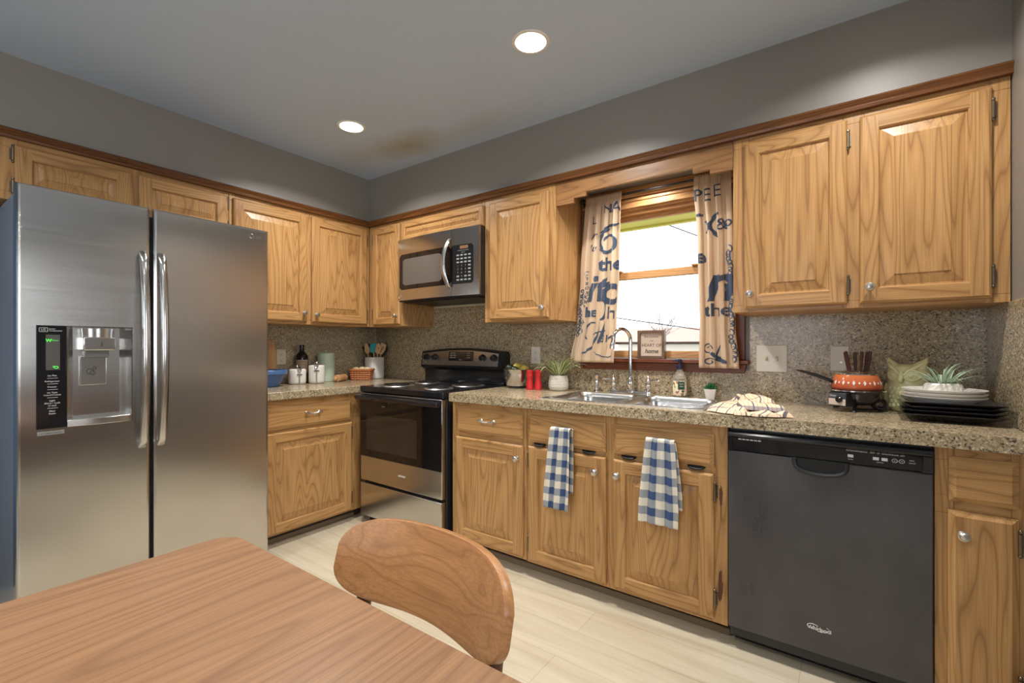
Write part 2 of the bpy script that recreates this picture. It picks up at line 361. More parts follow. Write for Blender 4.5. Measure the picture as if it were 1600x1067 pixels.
struct(MB().box(0, .326, -2.34, 0, 2.108, ZC).build('wall_soffit_left', WALLP))
struct(MB().box(.326, XW, -.32, 0, 2.108, ZC).build('wall_soffit_back', WALLP))
struct(MB().box(XE - .02, XE, YB + .1, -.02, 0, .78).box(XE - .035, XE, YB + .1, -.02, .76, .80).build('added_trim_10', wood('added_panelling_wood', 2, srgb(142, 84, 54), srgb(98, 54, 34))))  # panelling added out of view to redden reflections in the steel
d = MB(); d.box(-.09, -.01, -4.1, -4.03, 0, 2.05); d.box(-.09, -.01, -2.43, -2.36, 0, 2.05); d.box(-.09, -.01, -4.03, -2.43, 1.98, 2.05); d.box(-.08, -.02, -3.27, -3.19, .02, 1.98); d.box(-.09, -.01, -4.03, -2.43, 0, .05)
do = struct(d.build('door_1', WPLAST, bevel=.004)); g = MB().box(-.055, -.05, -4.03, -2.43, .05, 1.98).build('door_glass', GLASS, do)
BLUED = plain('added_blue_drape', srgb(104, 146, 186), .9); nt = BLUED.node_tree; tl = N(nt, 'ShaderNodeBsdfTranslucent'); tl.inputs[0].default_value = c4(srgb(100, 140, 175)); mx = N(nt, 'ShaderNodeMixShader'); mx.inputs[0].default_value = .4
L(nt, nt.nodes['Principled BSDF'].outputs[0], mx.inputs[1]); L(nt, tl.outputs[0], mx.inputs[2]); L(nt, mx.outputs[0], nt.nodes['Material Output'].inputs[0])
dr_ = MB().grid(lambda a, b: (.022*sin(a*2*pi*11), (a-.5)*1.74, 2.06*b), 220, 4).build('drape', BLUED, smooth=180, recalc=False, solid=.002)  # drape added out of view for the blue reflected in the refrigerator side
tag(dr_, 'blue drape added across the patio door to tint refrigerator reflections, outside the view', 'drape', loc=(.06, -3.23, .01))
wd = MB()  # unseen rear window, added for daylight fill and bluish reflections
for z in (.85, 2.10): wd.box(1.4, 3.2, YB + .01, YB + .09, z, z + .05)
for x in (1.4, 2.275, 3.15): wd.box(x, x + .05, YB + .01, YB + .09, .9, 2.1)
wo = struct(wd.build('added_window_3', WPLAST, bevel=.004)); MB().box(1.45, 3.15, YB + .05, YB + .055, .9, 2.1).build('window_glass', GLASS, wo)
wd = MB();  # dining window added out of view to carry daylight fill
for z in (.8, 1.5, 2.2): wd.box(XE + .01, XE + .09, -4.2, -2.2, z, z + .05)
for y in (-4.2, -3.22, -2.25): wd.box(XE + .01, XE + .09, y, y + .05, .85, 2.2)
wo = struct(wd.build('added_window_2', WPLAST, bevel=.004)); MB().box(XE + .05, XE + .055, -4.15, -2.25, .85, 2.2).build('window_glass', GLASS, wo)
# crown strips
prof = [(0, 2.108), (.022, 2.108), (.024, 2.118), (.020, 2.124), (.024, 2.131), (.031, 2.139), (.026, 2.147), (.012, 2.154), (0, 2.157)]
struct(MB().prism(prof, lambda a, b, t: (t, -.32 - a, b), .326, XW).build('trim_1', CROWN))
struct(MB().prism(prof, lambda a, b, t: (.326 + a, t, b), -2.34, -.32).build('trim_2', CROWNY))
# granite backsplash sheets
b_ = MB(); b_.box(.008, 2.0, -.008, 0, .914, 1.48); b_.box(2.0, 2.95, -.008, 0, .914, 1.06); b_.box(2.95, XW, -.008, 0, .914, 1.345)
struct(b_.build('trim_3', GRAN))
struct(MB().box(0, .008, -1.34, 0, .914, 1.34).build('trim_4', GRAN))
struct(MB().box(XW - .008, XW, -.66, -.008, .914, 1.335).build('trim_5', GRAN, bevel=.002))
struct(MB().box(.72, 1.487, -.012, 0, 1.48, 1.496).build('trim_6', CREAMP, bevel=.002))

# ------------------------------------------------------------------ window
wn = MB()
wn.box(2.02, 2.085, -.018, 0, WZ0, 2.065, 1); wn.box(2.865, 2.93, -.018, 0, WZ0, 2.065, 1)          # side casings

for x0, x1 in ((2.085, 2.10), (2.85, 2.865)): wn.box(x0, x1, 0, .11, WZ0, 1.99, 1)
wn.box(2.0, 2.95, -.055, .06, 1.093, 1.113, 0)                                                        # stool
ap = [(2.013, 1.091), (2.937, 1.091), (2.928, 1.046), (2.022, 1.046)]
wn.prism(ap, lambda a, b, t: (a, t, b), -.024, 0, 0)
wi = struct(wn.build('window_1', [CASING, CASINGZ], bevel=.003))
hd = MB(); hd.box(2.10, 2.85, .0, .10, 1.975, 1.995); hd.box(2.10, 2.85, .02, .10, 1.955, 1.976)
hd.box(2.02, 2.93, -.01, 0, 2.066, 2.108); hd.box(2.085, 2.865, -.018, 0, 1.985, 2.02); hd.box(2.02, 2.93, -.024, 0, 2.02, 2.036); hd.box(2.02, 2.93, -.03, 0, 2.045, 2.065); hd.build('window_head', SASH, wi, bevel=.003)
up = MB(); up.box(2.10, 2.14, .06, .09, 1.6, 1.96); up.box(2.81, 2.85, .06, .09, 1.6, 1.96); up.box(2.10, 2.85, .06, .09, 1.93, 1.955); up.box(2.10, 2.85, .06, .09, 1.59, 1.628)
up.build('upper_sash', SASH, wi, bevel=.003)
lo = MB(); lo.box(2.10, 2.14, .025, .055, 1.115, 1.62); lo.box(2.81, 2.85, .025, .055, 1.115, 1.62); lo.box(2.10, 2.85, .025, .055, 1.578, 1.622); lo.box(2.10, 2.85, .025, .055, 1.115, 1.158)
lo.build('lower_sash', SASH, wi, bevel=.003)
lk = MB().box(2.19, 2.26, .01, .05, 1.622, 1.632).box(2.66, 2.73, .01, .05, 1.622, 1.632); lk.build('sash_lock', SASH, wi, bevel=.003)
MB().box(2.13, 2.82, .074, .076, 1.62, 1.94).box(2.13, 2.82, .039, .041, 1.15, 1.59).build('window_pane', GLASS, wi)
MB().box(2.10, 2.85, .10, .112, 1.195, 1.21).build('storm_rail', GREYP, wi)
# curtain rod
cr = thing('curtain_rod', 'black curtain rod across the top of the window', 'curtain rod', (2.475, -.05, 2.062))
MB().cyl((-.43, 0, 0), (.43, 0, 0), .006).build('rod', BLACK2, cr)
for sx in (-1, 1):
    f = MB().cyl((sx*.43, 0, 0), (sx*.447, 0, 0), .016); f.box(sx*.436-.006, sx*.436+.006, 0, .032, -.02, .02); f.build('bracket', BLACK2, cr, bevel=.003)
# curtains: a surface y = fold(x, z) with printed lettering lying on it
def make_curtain(name, label, edgeL, edgeR, zt, zb, ph, nf, amp):
    def lerp(tab, z):
        for (z0, x0), (z1, x1) in zip(tab, tab[1:]):
            if z <= z0 and z >= z1: k = (z0 - z) / (z0 - z1); k = k*k*(3-2*k); return x0 + (x1 - x0) * k
        return tab[-1][1] if z < tab[-1][0] else tab[0][1]
    def pos(s, z, dy=0):
        x0, x1 = lerp(edgeL, z), lerp(edgeR, z); t = (zt - z) / (zt - zb)
        a = amp * (.45 + .75 * min(1, t * 1.6))
        y = -.072 + a * sin(s * nf * 2*pi + ph + .7*sin(3*t)) + .22*a*sin(s * nf * 4.6*pi + 2*ph + 2*t) + .003*sin(s*nf*13*pi)*max(0, 1 - 9*t)
        if abs(t - .025) < .03: y = -.050 + (y + .050) * .55
        return Vector((x0 + (x1 - x0) * (s + .018 * sin(s*nf*4*pi + ph)), y - dy - .012 * t, z))
    th = thing(name, label, 'curtain', (pos(.5, zb).x, -.06, zb)); o0 = Vector(th.location)
    m = MB(); m.grid(lambda a, b: pos(a, zt + (zb - zt) * b), 110, 70)
    m.build('curtain_panel', CURT, th, smooth=180, off=o0, recalc=False, solid=.0016)
    def put(m, txt, s, z, size, shear=0, bold=0, rot=0):
        def fn(a, b):
            zz = z + b * cos(rot) + a * sin(rot); x0, x1 = lerp(edgeL, zz), lerp(edgeR, zz)
            ss = s + (a * cos(rot) - b * sin(rot)) / (x1 - x0)
            return pos(min(max(ss, 0), 1), min(max(zz, zb), zt), .0028)
        text_mb(txt, size, fn, 0, m, shear, bold=bold, cutx=.0025)
    def stroke(m, pts, w_):
        P = []
        for (a0, b0), (a1, b1) in zip(pts, pts[1:]):
            k = max(1, int(abs(a1-a0)/.012 + abs(b1-b0)/.01)); P += [(a0 + (a1-a0)*i/k, b0 + (b1-b0)*i/k) for i in range(k)]
        P.append(pts[-1]); o = len(m.v); n = len(P)
        for i, (a, b) in enumerate(P):
            a0, b0 = P[max(0, i-1)]; a1, b1 = P[min(n-1, i+1)]
            zw = lerp(edgeR, b) - lerp(edgeL, b); dx, dz = (a1-a0)*zw, b1-b0; l = sqrt(dx*dx + dz*dz) or 1
            ww = w_ * (.45 + .55*sin(pi*(i+.5)/n))
            for q in (-1, 0, 1): m.v.append(pos(min(max(a + q*(-dz/l)*ww/zw, 0), 1), min(max(b + q*dx/l*ww, zb), zt), .0028))
        for i in range(n-1):
            for q in (0, 1): m.f.append((o+3*i+q, o+3*i+q+1, o+3*i+q+4, o+3*i+q+3)); m.m.append(0)
    return th, put, stroke, o0
def arc(cx, cy, rx, ry, a0, a1, n=22, spiral=0):
    return [(cx + rx*(1-spiral*i/n)*cos(a0+(a1-a0)*i/n), cy + ry*(1-spiral*i/n)*sin(a0+(a1-a0)*i/n)) for i in range(n+1)]
th, put, stroke, o0 = make_curtain('curtain', 'cream curtain with navy lettering hanging left of the window glass', [(2.08, 2.062), (1.6, 2.03), (1.34, 2.012), (1.09, 1.965)], [(2.08, 2.29), (1.6, 2.285), (1.3, 2.27), (1.085, 2.252)], 2.078, 1.088, .6, 4.5, .0065)
m = MB()
for t_, s, z, sz, sh, bo in (('I', .50, 1.98, .075, 0, 0), ('N', .67, 1.985, .075, 0, 0), ('A', .90, 1.99, .09, 0, 0), ('L', .33, 1.93, .07, 0, 0), ('r', .32, 1.84, .075, .4, 0), ("'lu", .30, 1.765, .06, .3, 0), ('the', .78, 1.66, .105, 0, .004), ('it', .44, 1.52, .225, .25, .005), ('c', .79, 1.505, .24, 0, .006), ('he', .36, 1.385, .085, 0, .002), ('h', .86, 1.375, .10, 0, .002), ('ave', .80, 1.235, .09, .4, .001)):
    put(m, t_, s, z, sz, sh, bo)
stroke(m, arc(.72, 1.79, .24, .075, pi*.45, pi*2.9, 60, .55), .010); stroke(m, [(.52, 1.85), (.7, 1.885), (.99, 1.89)], .008)
stroke(m, arc(.62, 1.40, .08, .06, pi*.6, -pi*.6), .007)
stroke(m, arc(.42, 1.27, .14, .055, pi*.35, pi*1.3), .005); stroke(m, [(.60, 1.33), (.57, 1.25), (.50, 1.19), (.38, 1.15), (.24, 1.14)], .006); stroke(m, [(.70, 1.335), (.66, 1.25), (.63, 1.20)], .006); stroke(m, [(.44, 1.255), (.6, 1.268), (.76, 1.275)], .004)
stroke(m, [(.55, 1.15), (.7, 1.125), (.88, 1.12), (.97, 1.14)], .003)
random.seed(3)
for k in range(26): 
    z = 1.25 + .004 + k*.0105; a = .02 + .10*random.random(); stroke(m, arc(a+.02, z, .03+.04*random.random(), .008+.012*random.random(), random.random()*6, random.random()*6+7, 10), .0022)
for k in range(7): put(m, 'Chaos'[k % 5], .17 + .01*k, 1.62 - .028*k, .035, .2)
m.build('printed_lettering', NAVYINK, th, smooth=0, off=o0, recalc=False)
th, put, stroke, o0 = make_curtain('curtain', 'cream curtain with navy lettering hanging right of the window glass', [(2.08, 2.69), (1.7, 2.715), (1.3, 2.725), (1.07, 2.72)], [(2.08, 2.875), (1.6, 2.885), (1.3, 2.895), (1.08, 2.912)], 2.078, 1.072, 2.4, 3.5, .009)
m = MB()
for t_, s, z, sz, sh, bo in (('P', .12, 1.965, .09, 0, 0), ('E', .36, 1.96, .095, 0, 0), ('E', .62, 1.975, .09, 0, 0), ('&', .72, 1.80, .085, 0, 0), ('o', .88, 1.81, .08, 0, 0), ('e', .10, 1.645, .10, 0, .003), ('n', .58, 1.50, .27, .25, .006), ('the', .52, 1.365, .095, 0, .001)):
    put(m, t_, s, z, sz, sh, bo)
stroke(m, [(.02, 1.865), (.22, 1.862)], .008); stroke(m, [(.25, 1.83), (.4, 1.79), (.6, 1.735)], .009); stroke(m, [(.26, 1.765), (.4, 1.81), (.55, 1.855), (.65, 1.86)], .009)
stroke(m, [(.78, 1.50), (.83, 1.46), (.95, 1.49)], .008)
for k in range(26): 
    z = 1.12 + k*.022; stroke(m, arc(.90+.03*sin(k), z, .05+.03*random.random(), .012+.012*random.random(), random.random()*6, random.random()*6+8, 12), .0024)
stroke(m, arc(.26, 1.17, .12, .03, 0, 9, 30, .7), .003); stroke(m, [(.35, 1.15), (.5, 1.12), (.72, 1.10)], .012); stroke(m, arc(.3, 1.105, .14, .02, 0, 7, 24, .5), .003); stroke(m, [(.55, 1.19), (.47, 1.13), (.42, 1.09)], .003)
m.build('printed_lettering', NAVYINK, th, smooth=0, off=o0, recalc=False)

# ------------------------------------------------------------------ cabinet parts
# material slots: 0 upright grain, 1 level grain
def door_mb(F, u0, u1, z0, z1, panel=True, st=.056, T=.02):
    m = MB()
    def loop(i, n): return [F(u0+i, z0+i, n), F(u1-i, z0+i, n), F(u1-i, z1-i, n), F(u0+i, z1-i, n)]
    def rings(seq, mi):
        for (i0, n0), (i1, n1) in zip(seq, seq[1:]):
            a, b = loop(i0, n0), loop(i1, n1)
            for k in range(4):
                j = (k+1) % 4; m.add([a[k], a[j], b[j], b[k]], [(0, 1, 2, 3)], (1 if k in (0, 2) else 0) if mi is None else mi)
    e = .009
    m.add(loop(0, .001), [(3, 2, 1, 0)], 0)
    rings([(0, .001), (0, T-.008), (.003, T-.004), (e, T)], None)
    if panel:
        zs0, zs1, us0, us1 = z0+e, z1-e, u0+e, u1-e
        for a, b in ((us0, u0+st), (u1-st, us1)): m.add([F(a, zs0, T), F(b, zs0, T), F(b, zs1, T), F(a, zs1, T)], [(0, 1, 2, 3)], 0)
        for a, b in ((zs0, z0+st), (z1-st, zs1)): m.add([F(u0+st, a, T), F(u1-st, a, T), F(u1-st, b, T), F(u0+st, b, T)], [(0, 1, 2, 3)], 1)
        g = min(.036, (min(u1-u0, z1-z0) - 2*st) * .22)
        rings([(st, T), (st+.004, T-.004), (st+.006, T-.011)], None)
        rings([(st+.006, T-.011), (st+.011, T-.0115), (st+.011+g, T-.003), (st+.014+g, T-.0005)], 0)
        i = st+.014+g; m.add(loop(i, T-.0005), [(0, 1, 2, 3)], 0)
    else:
        m.add(loop(e, T), [(0, 1, 2, 3)], 1)
    return m
def flat_front(F, u0, u1, z0, z1, T=.02, e=.016, mi=1):
    m = MB()
    def loop(i, n): return [F(u0+i, z0+i, n), F(u1-i, z0+i, n), F(u1-i, z1-i, n), F(u0+i, z1-i, n)]
    seq = [(0, .001), (0, T-.010), (.004, T-.008), (e, T)]
    m.add(loop(0, .001), [(3, 2, 1, 0)], mi)
    for (i0, n0), (i1, n1) in zip(seq, seq[1:]):
        a, b = loop(i0, n0), loop(i1, n1)
        for k in range(4): j = (k+1) % 4; m.add([a[k], a[j], b[j], b[k]], [(0, 1, 2, 3)], mi)
    m.add(loop(e, T), [(0, 1, 2, 3)], mi); return m
def rot_lathe(F, u, z, prof, n=18, mi=0, m=None):
    m = m or MB(); rs = [[F(u + r*cos(2*pi*i/n), z + r*sin(2*pi*i/n), t) for i in range(n)] for r, t in prof]; return m.ring(rs, mi)
def knob_mb(F, u, z, T=.02, s=1.0):
    return rot_lathe(F, u, z, [(.004*s, T), (.012*s, T), (.012*s, T+.003), (.006*s, T+.005), (.006*s, T+.012), (.013*s, T+.016), (.016*s, T+.021), (.0155*s, T+.024), (.0125*s, T+.025), (.012*s, T+.0245), (.0095*s, T+.0275), (.004*s, T+.029)])
def pull_mb(F, u, z, T=.02, w=.043):
    m = MB()
    for sx in (-1, 1):
        rot_lathe(F, u+sx*w, z, [(.004, T), (.009, T), (.009, T+.004), (.006, T+.008), (.007, T+.018), (.010, T+.022), (.008, T+.028), (.002, T+.030)], 14, 0, m)
    pts = [F(u - w + 2*w*k/24, z - .004*sin(pi*k/24), T + .020 + .008*sin(pi*k/24)) for k in range(25)]
    m.tube(pts, [.0065 if k < 5 or k > 19 else (.0042 + .0016*abs(sin(k*1.57))) for k in range(25)], 10)
    return m
def hinge_mb(F, u, z, h=.058, side=1):
    """surface hinge: leaf on the frame, barrel with finials at the door's edge"""
    m = MB(); 
    m.tube([F(u, z-h/2, .012), F(u, z+h/2, .012)], .0055, 10)
    for s in (-1, 1): rot = [F(u, z+s*(h/2), .012), F(u, z+s*(h/2+.004), .012), F(u, z+s*(h/2+.010), .012), F(u, z+s*(h/2+.013), .012)]; m.tube(rot, [.003, .006, .005, .001], 10)
    lv = [F(u, z-h*.42, 0), F(u+side*.010, z-h*.42, 0), F(u+side*.010, z+h*.42, 0), F(u, z+h*.42, 0)]
    lt = [F(u, z-h*.42, .004), F(u+side*.010, z-h*.42, .004), F(u+side*.010, z+h*.42, .004), F(u, z+h*.42, .004)]
    m.ring([lv, lt]); return m
def frame_mb(m, F, u0, u1, z0, z1, holes, n0=-.019):
    """face frame as one board with openings (holes = list of (u0,u1,z0,z1))"""
    us = sorted({u0, u1, *[h[0] for h in holes], *[h[1] for h in holes]}); zs = sorted({z0, z1, *[h[2] for h in holes], *[h[3] for h in holes]})
    for a, b in zip(us, us[1:]):
        for c, d_ in zip(zs, zs[1:]):
            um, zm = (a+b)/2, (c+d_)/2
            if any(h[0] < um < h[1] and h[2] < zm < h[3] for h in holes): continue
            inu = any(h[0] < um < h[1] for h in holes)
            p = [F(a, c, n0), F(b, c, n0), F(b, d_, n0), F(a, d_, n0)]; q = [F(a, c, 0), F(b, c, 0), F(b, d_, 0), F(a, d_, 0)]
            m.ring([p, q], 1 if inu else 0)
OAKB, OAKL = [OAKZ, OAKX], [OAKZ, OAKY]
def cabinet(name, label, cat, F, mats, box, u0, u1, z0, z1, fronts, base):
    """box = carcass bounds; fronts = list of dicts"""
    t = thing(name, label, cat, base); o = Vector(base)
    m = MB(); x0, x1, y0, y1, a, b = box; th = .016
    m.box(x0, x1, y0, y1, a, a+th); m.box(x0, x1, y0, y1, b-th, b)
    m.box(x0, x0+th, y0, y1, a+th, b-th); m.box(x1-th, x1, y0, y1, a+th, b-th)
    if mats is OAKB: m.box(x0+th, x1-th, y1-.006, y1, a+th, b-th)
    else: m.box(x0, x0+.006, y0+th, y1-th, a+th, b-th)
    frame_mb(m, F, u0, u1, z0, z1, [(f['u0']+.014, f['u1']-.014, f['z0']+.014, f['z1']-.014) for f in fronts])
    m.build('body', mats, t, off=o, bevel=.0012, seg=1)
    for f in fronts:
        k = f.get('kind', 'door')
        if k == 'door': d = door_mb(F, f['u0'], f['u1'], f['z0'], f['z1'], st=f.get('st', .056)).build('door', mats, t, off=o, recalc=False, smooth=20)
        elif k == 'slab': d = flat_front(F, f['u0'], f['u1'], f['z0'], f['z1'], mi=0).build('door', mats, t, off=o, recalc=False, smooth=20)
        else: d = flat_front(F, f['u0'], f['u1'], f['z0'], f['z1']).build('drawer' if k == 'drawer' else 'false_front', mats, t, off=o, recalc=False, smooth=20)
        if 'knob' in f: knob_mb(F, *f['knob'], s=f.get('ks', 1)).build('knob', NICKEL, d, off=o)
        if 'pull' in f: pull_mb(F, *f['pull']).build('pull', NICKEL, d, off=o)
        for hz in f.get('hz', ()):
            s = f['hs']; hinge_mb(F, f['u1']+.003 if s > 0 else f['u0']-.003, hz, side=s).build('hinge', BRASS, d, off=o)
        for (hu, hzz) in f.get('flap', ()):
            hm = MB(); pts = [F(hu-.032, hzz, .004), F(hu-.022, hzz-.006, .016), F(hu, hzz-.008, .018), F(hu+.022, hzz-.006, .016), F(hu+.032, hzz, .004)]
            hm.tube(pts, .0045, 8); hm.ring([[F(hu-.026, hzz-.008, 0), F(hu+.026, hzz-.008, 0), F(hu+.026, hzz+.004, 0), F(hu-.026, hzz+.004, 0)], [F(hu-.026, hzz-.008, .006), F(hu+.026, hzz-.008, .006), F(hu+.026, hzz+.004, .006), F(hu-.026, hzz+.004, .006)]])
            hm.build('flap_hinge', BLACKMET, d, off=o)
    return t
FU, FLu = FB(-.32), FL(.326)
D = dict
# left wall, upper
cabinet('wall_cabinet', 'oak wall cabinet with two short doors above the refrigerator', 'cabinet', FLu, OAKL, (.003, .307, -2.32, -1.336, 1.835, 2.108), -2.32, -1.336, 1.835, 2.108,
        [D(u0=-2.226, u1=-1.808, z0=1.858, z1=2.084, hs=-1, hz=(1.895, 2.04)), D(u0=-1.776, u1=-1.342-.004, z0=1.858, z1=2.084, hs=1, hz=(1.895, 2.04))], (.16, -1.83, 1.835))
cabinet('wall_cabinet', 'oak wall cabinet with two tall doors right of the refrigerator, over the canisters', 'cabinet', FLu, OAKL, (.003, .307, -1.334, -.325, 1.334, 2.108), -1.334, -.322, 1.334, 2.108,
        [D(u0=-1.313, u1=-.841, z0=1.352, z1=2.082, knob=(-.868, 1.412), hs=-1, hz=()), D(u0=-.808, u1=-.352, z0=1.350, z1=2.084, knob=(-.778, 1.404), hs=1, hz=(1.43, 2.0))], (.16, -.83, 1.334))
# window wall, upper
cabinet('wall_cabinet', 'narrow single-door oak wall cabinet in the corner left of the microwave', 'cabinet', FU, OAKB, (.328, .715, -.301, -.003, 1.332, 2.108), .328, .715, 1.332, 2.108,
        [D(u0=.385, u1=.694, z0=1.345, z1=2.086, knob=(.664, 1.408), hs=-1, hz=(1.43, 2.0), st=.05)], (.52, -.16, 1.332))
cabinet('wall_cabinet', 'shallow oak wall cabinet with one wide flap door above the microwave', 'cabinet', FU, OAKB, (.717, 1.486, -.301, -.003, 1.945, 2.108), .717, 1.486, 1.945, 2.108,
        [D(u0=.722, u1=1.484, z0=1.948, z1=2.076, st=.03)], (1.1, -.16, 1.945))
fm = MB()
cabinet('wall_cabinet', 'single-door oak wall cabinet between the microwave and the window', 'cabinet', FU, OAKB, (1.488, 2.006, -.301, -.003, 1.334, 2.108), 1.488, 2.006, 1.334, 2.108,
        [D(u0=1.535, u1=1.967, z0=1.348, z1=2.074, knob=(1.930, 1.407), hs=-1, hz=())], (1.75, -.16, 1.334))
cabinet('wall_cabinet', 'oak wall cabinet with two doors right of the window, over the stacked plates', 'cabinet', FU, OAKB, (2.93, 3.80, -.301, -.003, 1.334, 2.108), 2.93, 3.80, 1.334, 2.108,
        [D(u0=2.978, u1=3.347, z0=1.350, z1=2.080, knob=(3.002, 1.412), hs=1, hz=(1.425, 2.0)), D(u0=3.387, u1=3.753, z0=1.350, z1=2.080, knob=(3.418, 1.412), hs=1, hz=(1.425, 2.0))], (3.36, -.16, 1.334))
# valance with stepped lower edge
vp = [(2.008, 2.107), (2.008, 1.978), (2.12, 1.978), (2.12, 2.004), (2.195, 2.004), (2.195, 2.027), (2.753, 2.027), (2.753, 2.003), (2.83, 2.003), (2.83, 1.982), (2.928, 1.982), (2.928, 2.107)]
v_ = MB().prism(vp, lambda a, b, t: (a, t, b), -.32, -.301).build('window_valance', OAKX, off=(2.468, -.31, 1.978), bevel=.002); v_.data.materials[0] = wood('brown_valance_oak', 0, srgb(162, 118, 74), srgb(112, 74, 42))
tag(v_, 'oak valance board with stepped lower edge above the window', 'valance', loc=(2.468, -.31, 1.978))
# lower units
FBk, FLk = FB(-.61), FL(.61)
KICK = plain('dark_toe_kick', srgb(70, 60, 52), .6)
def base_cab(label, F, mats, box, u0, u1, fronts, base, kick):
    t = cabinet('base_cabinet', label, 'cabinet', F, mats, box, u0, u1, box[4], box[5], fronts, base)
    MB().box(*kick).build('toe_kick', KICK, t, off=base); return t
base_cab('oak base cabinet with one drawer and one door beside the refrigerator', FLk, OAKL, (.003, .591, -1.30, -.003, .066, .866), -1.30, -.61,
         [D(kind='drawer', u0=-1.262, u1=-.691, z0=.690, z1=.820, pull=(-.975, .772)), D(u0=-1.262, u1=-.688, z0=.078, z1=.672, hs=1, hz=(.16, .60))], (.3, -.65, .0), (.05, .54, -1.30, -.05, 0, .066))
base_cab('oak base cabinet with one drawer and one door right of the stove', FBk, OAKB, (1.481, 2.004, -.591, -.003, .075, .866), 1.481, 2.004,
         [D(kind='drawer', u0=1.524, u1=1.984, z0=.700, z1=.834, pull=(1.760, .775)), D(u0=1.520, u1=1.986, z0=.093, z1=.668, knob=(1.955, .602))], (1.74, -.3, 0), (1.50, 2.004, -.535, -.05, 0, .075))
base_cab('oak sink base cabinet with two false fronts and two doors under the sink', FBk, OAKB, (2.006, 2.963, -.591, -.003, .072, .866), 2.006, 2.963,
         [D(kind='false', u0=2.021, u1=2.447, z0=.694, z1=.828, pull=(2.235, .780), flap=((2.085, .688), (2.36, .688))), D(kind='false', u0=2.486, u1=2.915, z0=.697, z1=.828, pull=(2.712, .780), flap=((2.555, .690), (2.845, .690))),
          D(u0=2.020, u1=2.449, z0=.090, z1=.672, knob=(2.40, .602), hs=-1, hz=(.17, .60)), D(u0=2.485, u1=2.914, z0=.090, z1=.671, knob=(2.507, .602), hs=1, hz=(.17, .60))], (2.48, -.3, 0), (2.006, 2.963, -.535, -.05, 0, .072))
base_cab('narrow oak end cabinet with one drawer and a flat door right of the dishwasher', FBk, OAKB, (3.573, 3.801, -.591, -.003, .072, .866), 3.573, 3.801,
         [D(kind='false', u0=3.605, u1=3.757, z0=.700, z1=.838), D(kind='slab', u0=3.603, u1=3.757, z0=.090, z1=.671, knob=(3.636, .602), ks=.95, hs=1, hz=(.17, .60))], (3.69, -.3, 0), (3.573, 3.801, -.535, -.05, 0, .072))
# worn finish beside the sink cabinet's right hinges
sink_cab = [o for o in COL.objects if o.name == 'base_cabinet.002'][0]
wm = MB()
def blot(u, z, w_, h_, sd, drip=0):
    random.seed(sd); pts = []
    for k in range(26):
        a = 2*pi*k/26; r = .75 + .35*random.random(); pts.append((u + w_*r*cos(a), z + h_*r*sin(a)))
    wm.ring([[FBk(a, b, .0) for a, b in pts], [FBk(a, b, .0006) for a, b in pts]])
    if drip: wm.ring([[FBk(a, b, n) for a, b in ((u-.002, z), (u+.003, z), (u+.001, z-drip), (u-.001, z-drip))] for n in (0, .0007)])
WORN = plain('bare_stained_wood', srgb(96, 60, 40), .7)
blot(2.938, .585, .007, .042, 1, .10); wm.build('worn_patch', WORN, sink_cab, off=(2.48, -.3, 0), smooth=0)
wm = MB(); blot(2.936, .22, .009, .07, 2); wm.build('worn_patch', WORN, sink_cab, off=(2.48, -.3, 0), smooth=0)
# kick strips at the floor
struct(MB().box(1.50, 2.96, -.549, -.536, 0, .03).build('trim_7', plain('taupe_floor_strip', srgb(128, 112, 90), .5), bevel=.006))
struct(MB().box(.541, .553, -1.30, -.62, 0, .03).build('trim_8', bpy.data.materials['taupe_floor_strip'], bevel=.006))

# ------------------------------------------------------------------ worktops
ct = [(0.009, -1.31), (.645, -1.31), (.645, -.645), (.672, -.645), (.672, -.009), (.009, -.009)]
c_ = MB().prism(ct, lambda a, b, t: (a, b, t), .867, .914).build('worktop', GRAN, off=(.3, -.6, .867), bevel=.004, seg=3)
tag(c_, 'speckled brown worktop under the canisters, left of the stove', 'worktop', loc=(.3, -.6, .867))
SX0, SX1, SY0, SY1 = 2.075, 2.845, -.545, -.135
m = MB(); m.box(1.484, SX0, -.645, -.009, .867, .914); m.box(SX1, 3.794, -.645, -.009, .867, .914); m.box(SX0, SX1, -.645, SY0, .867, .914); m.box(SX0, SX1, SY1, -.009, .867, .914)
bmx = m.build('worktop', GRAN, off=(2.6, -.3, .867))
me = bmx.data; bm = bmesh.new(); bm.from_mesh(me); bmesh.ops.remove_doubles(bm, verts=bm.verts, dist=1e-5)
# drop the inner seams between slabs
bmesh.ops.delete(bm, geom=[f for f in bm.faces if abs(f.normal.x) > .9 and min(abs(f.calc_center_median().x + 2.6 - SX0), abs(f.calc_center_median().x + 2.6 - SX1)) < .001 and not (SY0 < f.calc_center_median().y - .3 < SY1)], context='FACES_ONLY')
bm.to_mesh(me); bm.free()
tag(bmx, 'long speckled brown worktop holding the sink, right of the stove', 'worktop', loc=(2.6, -.3, .867))
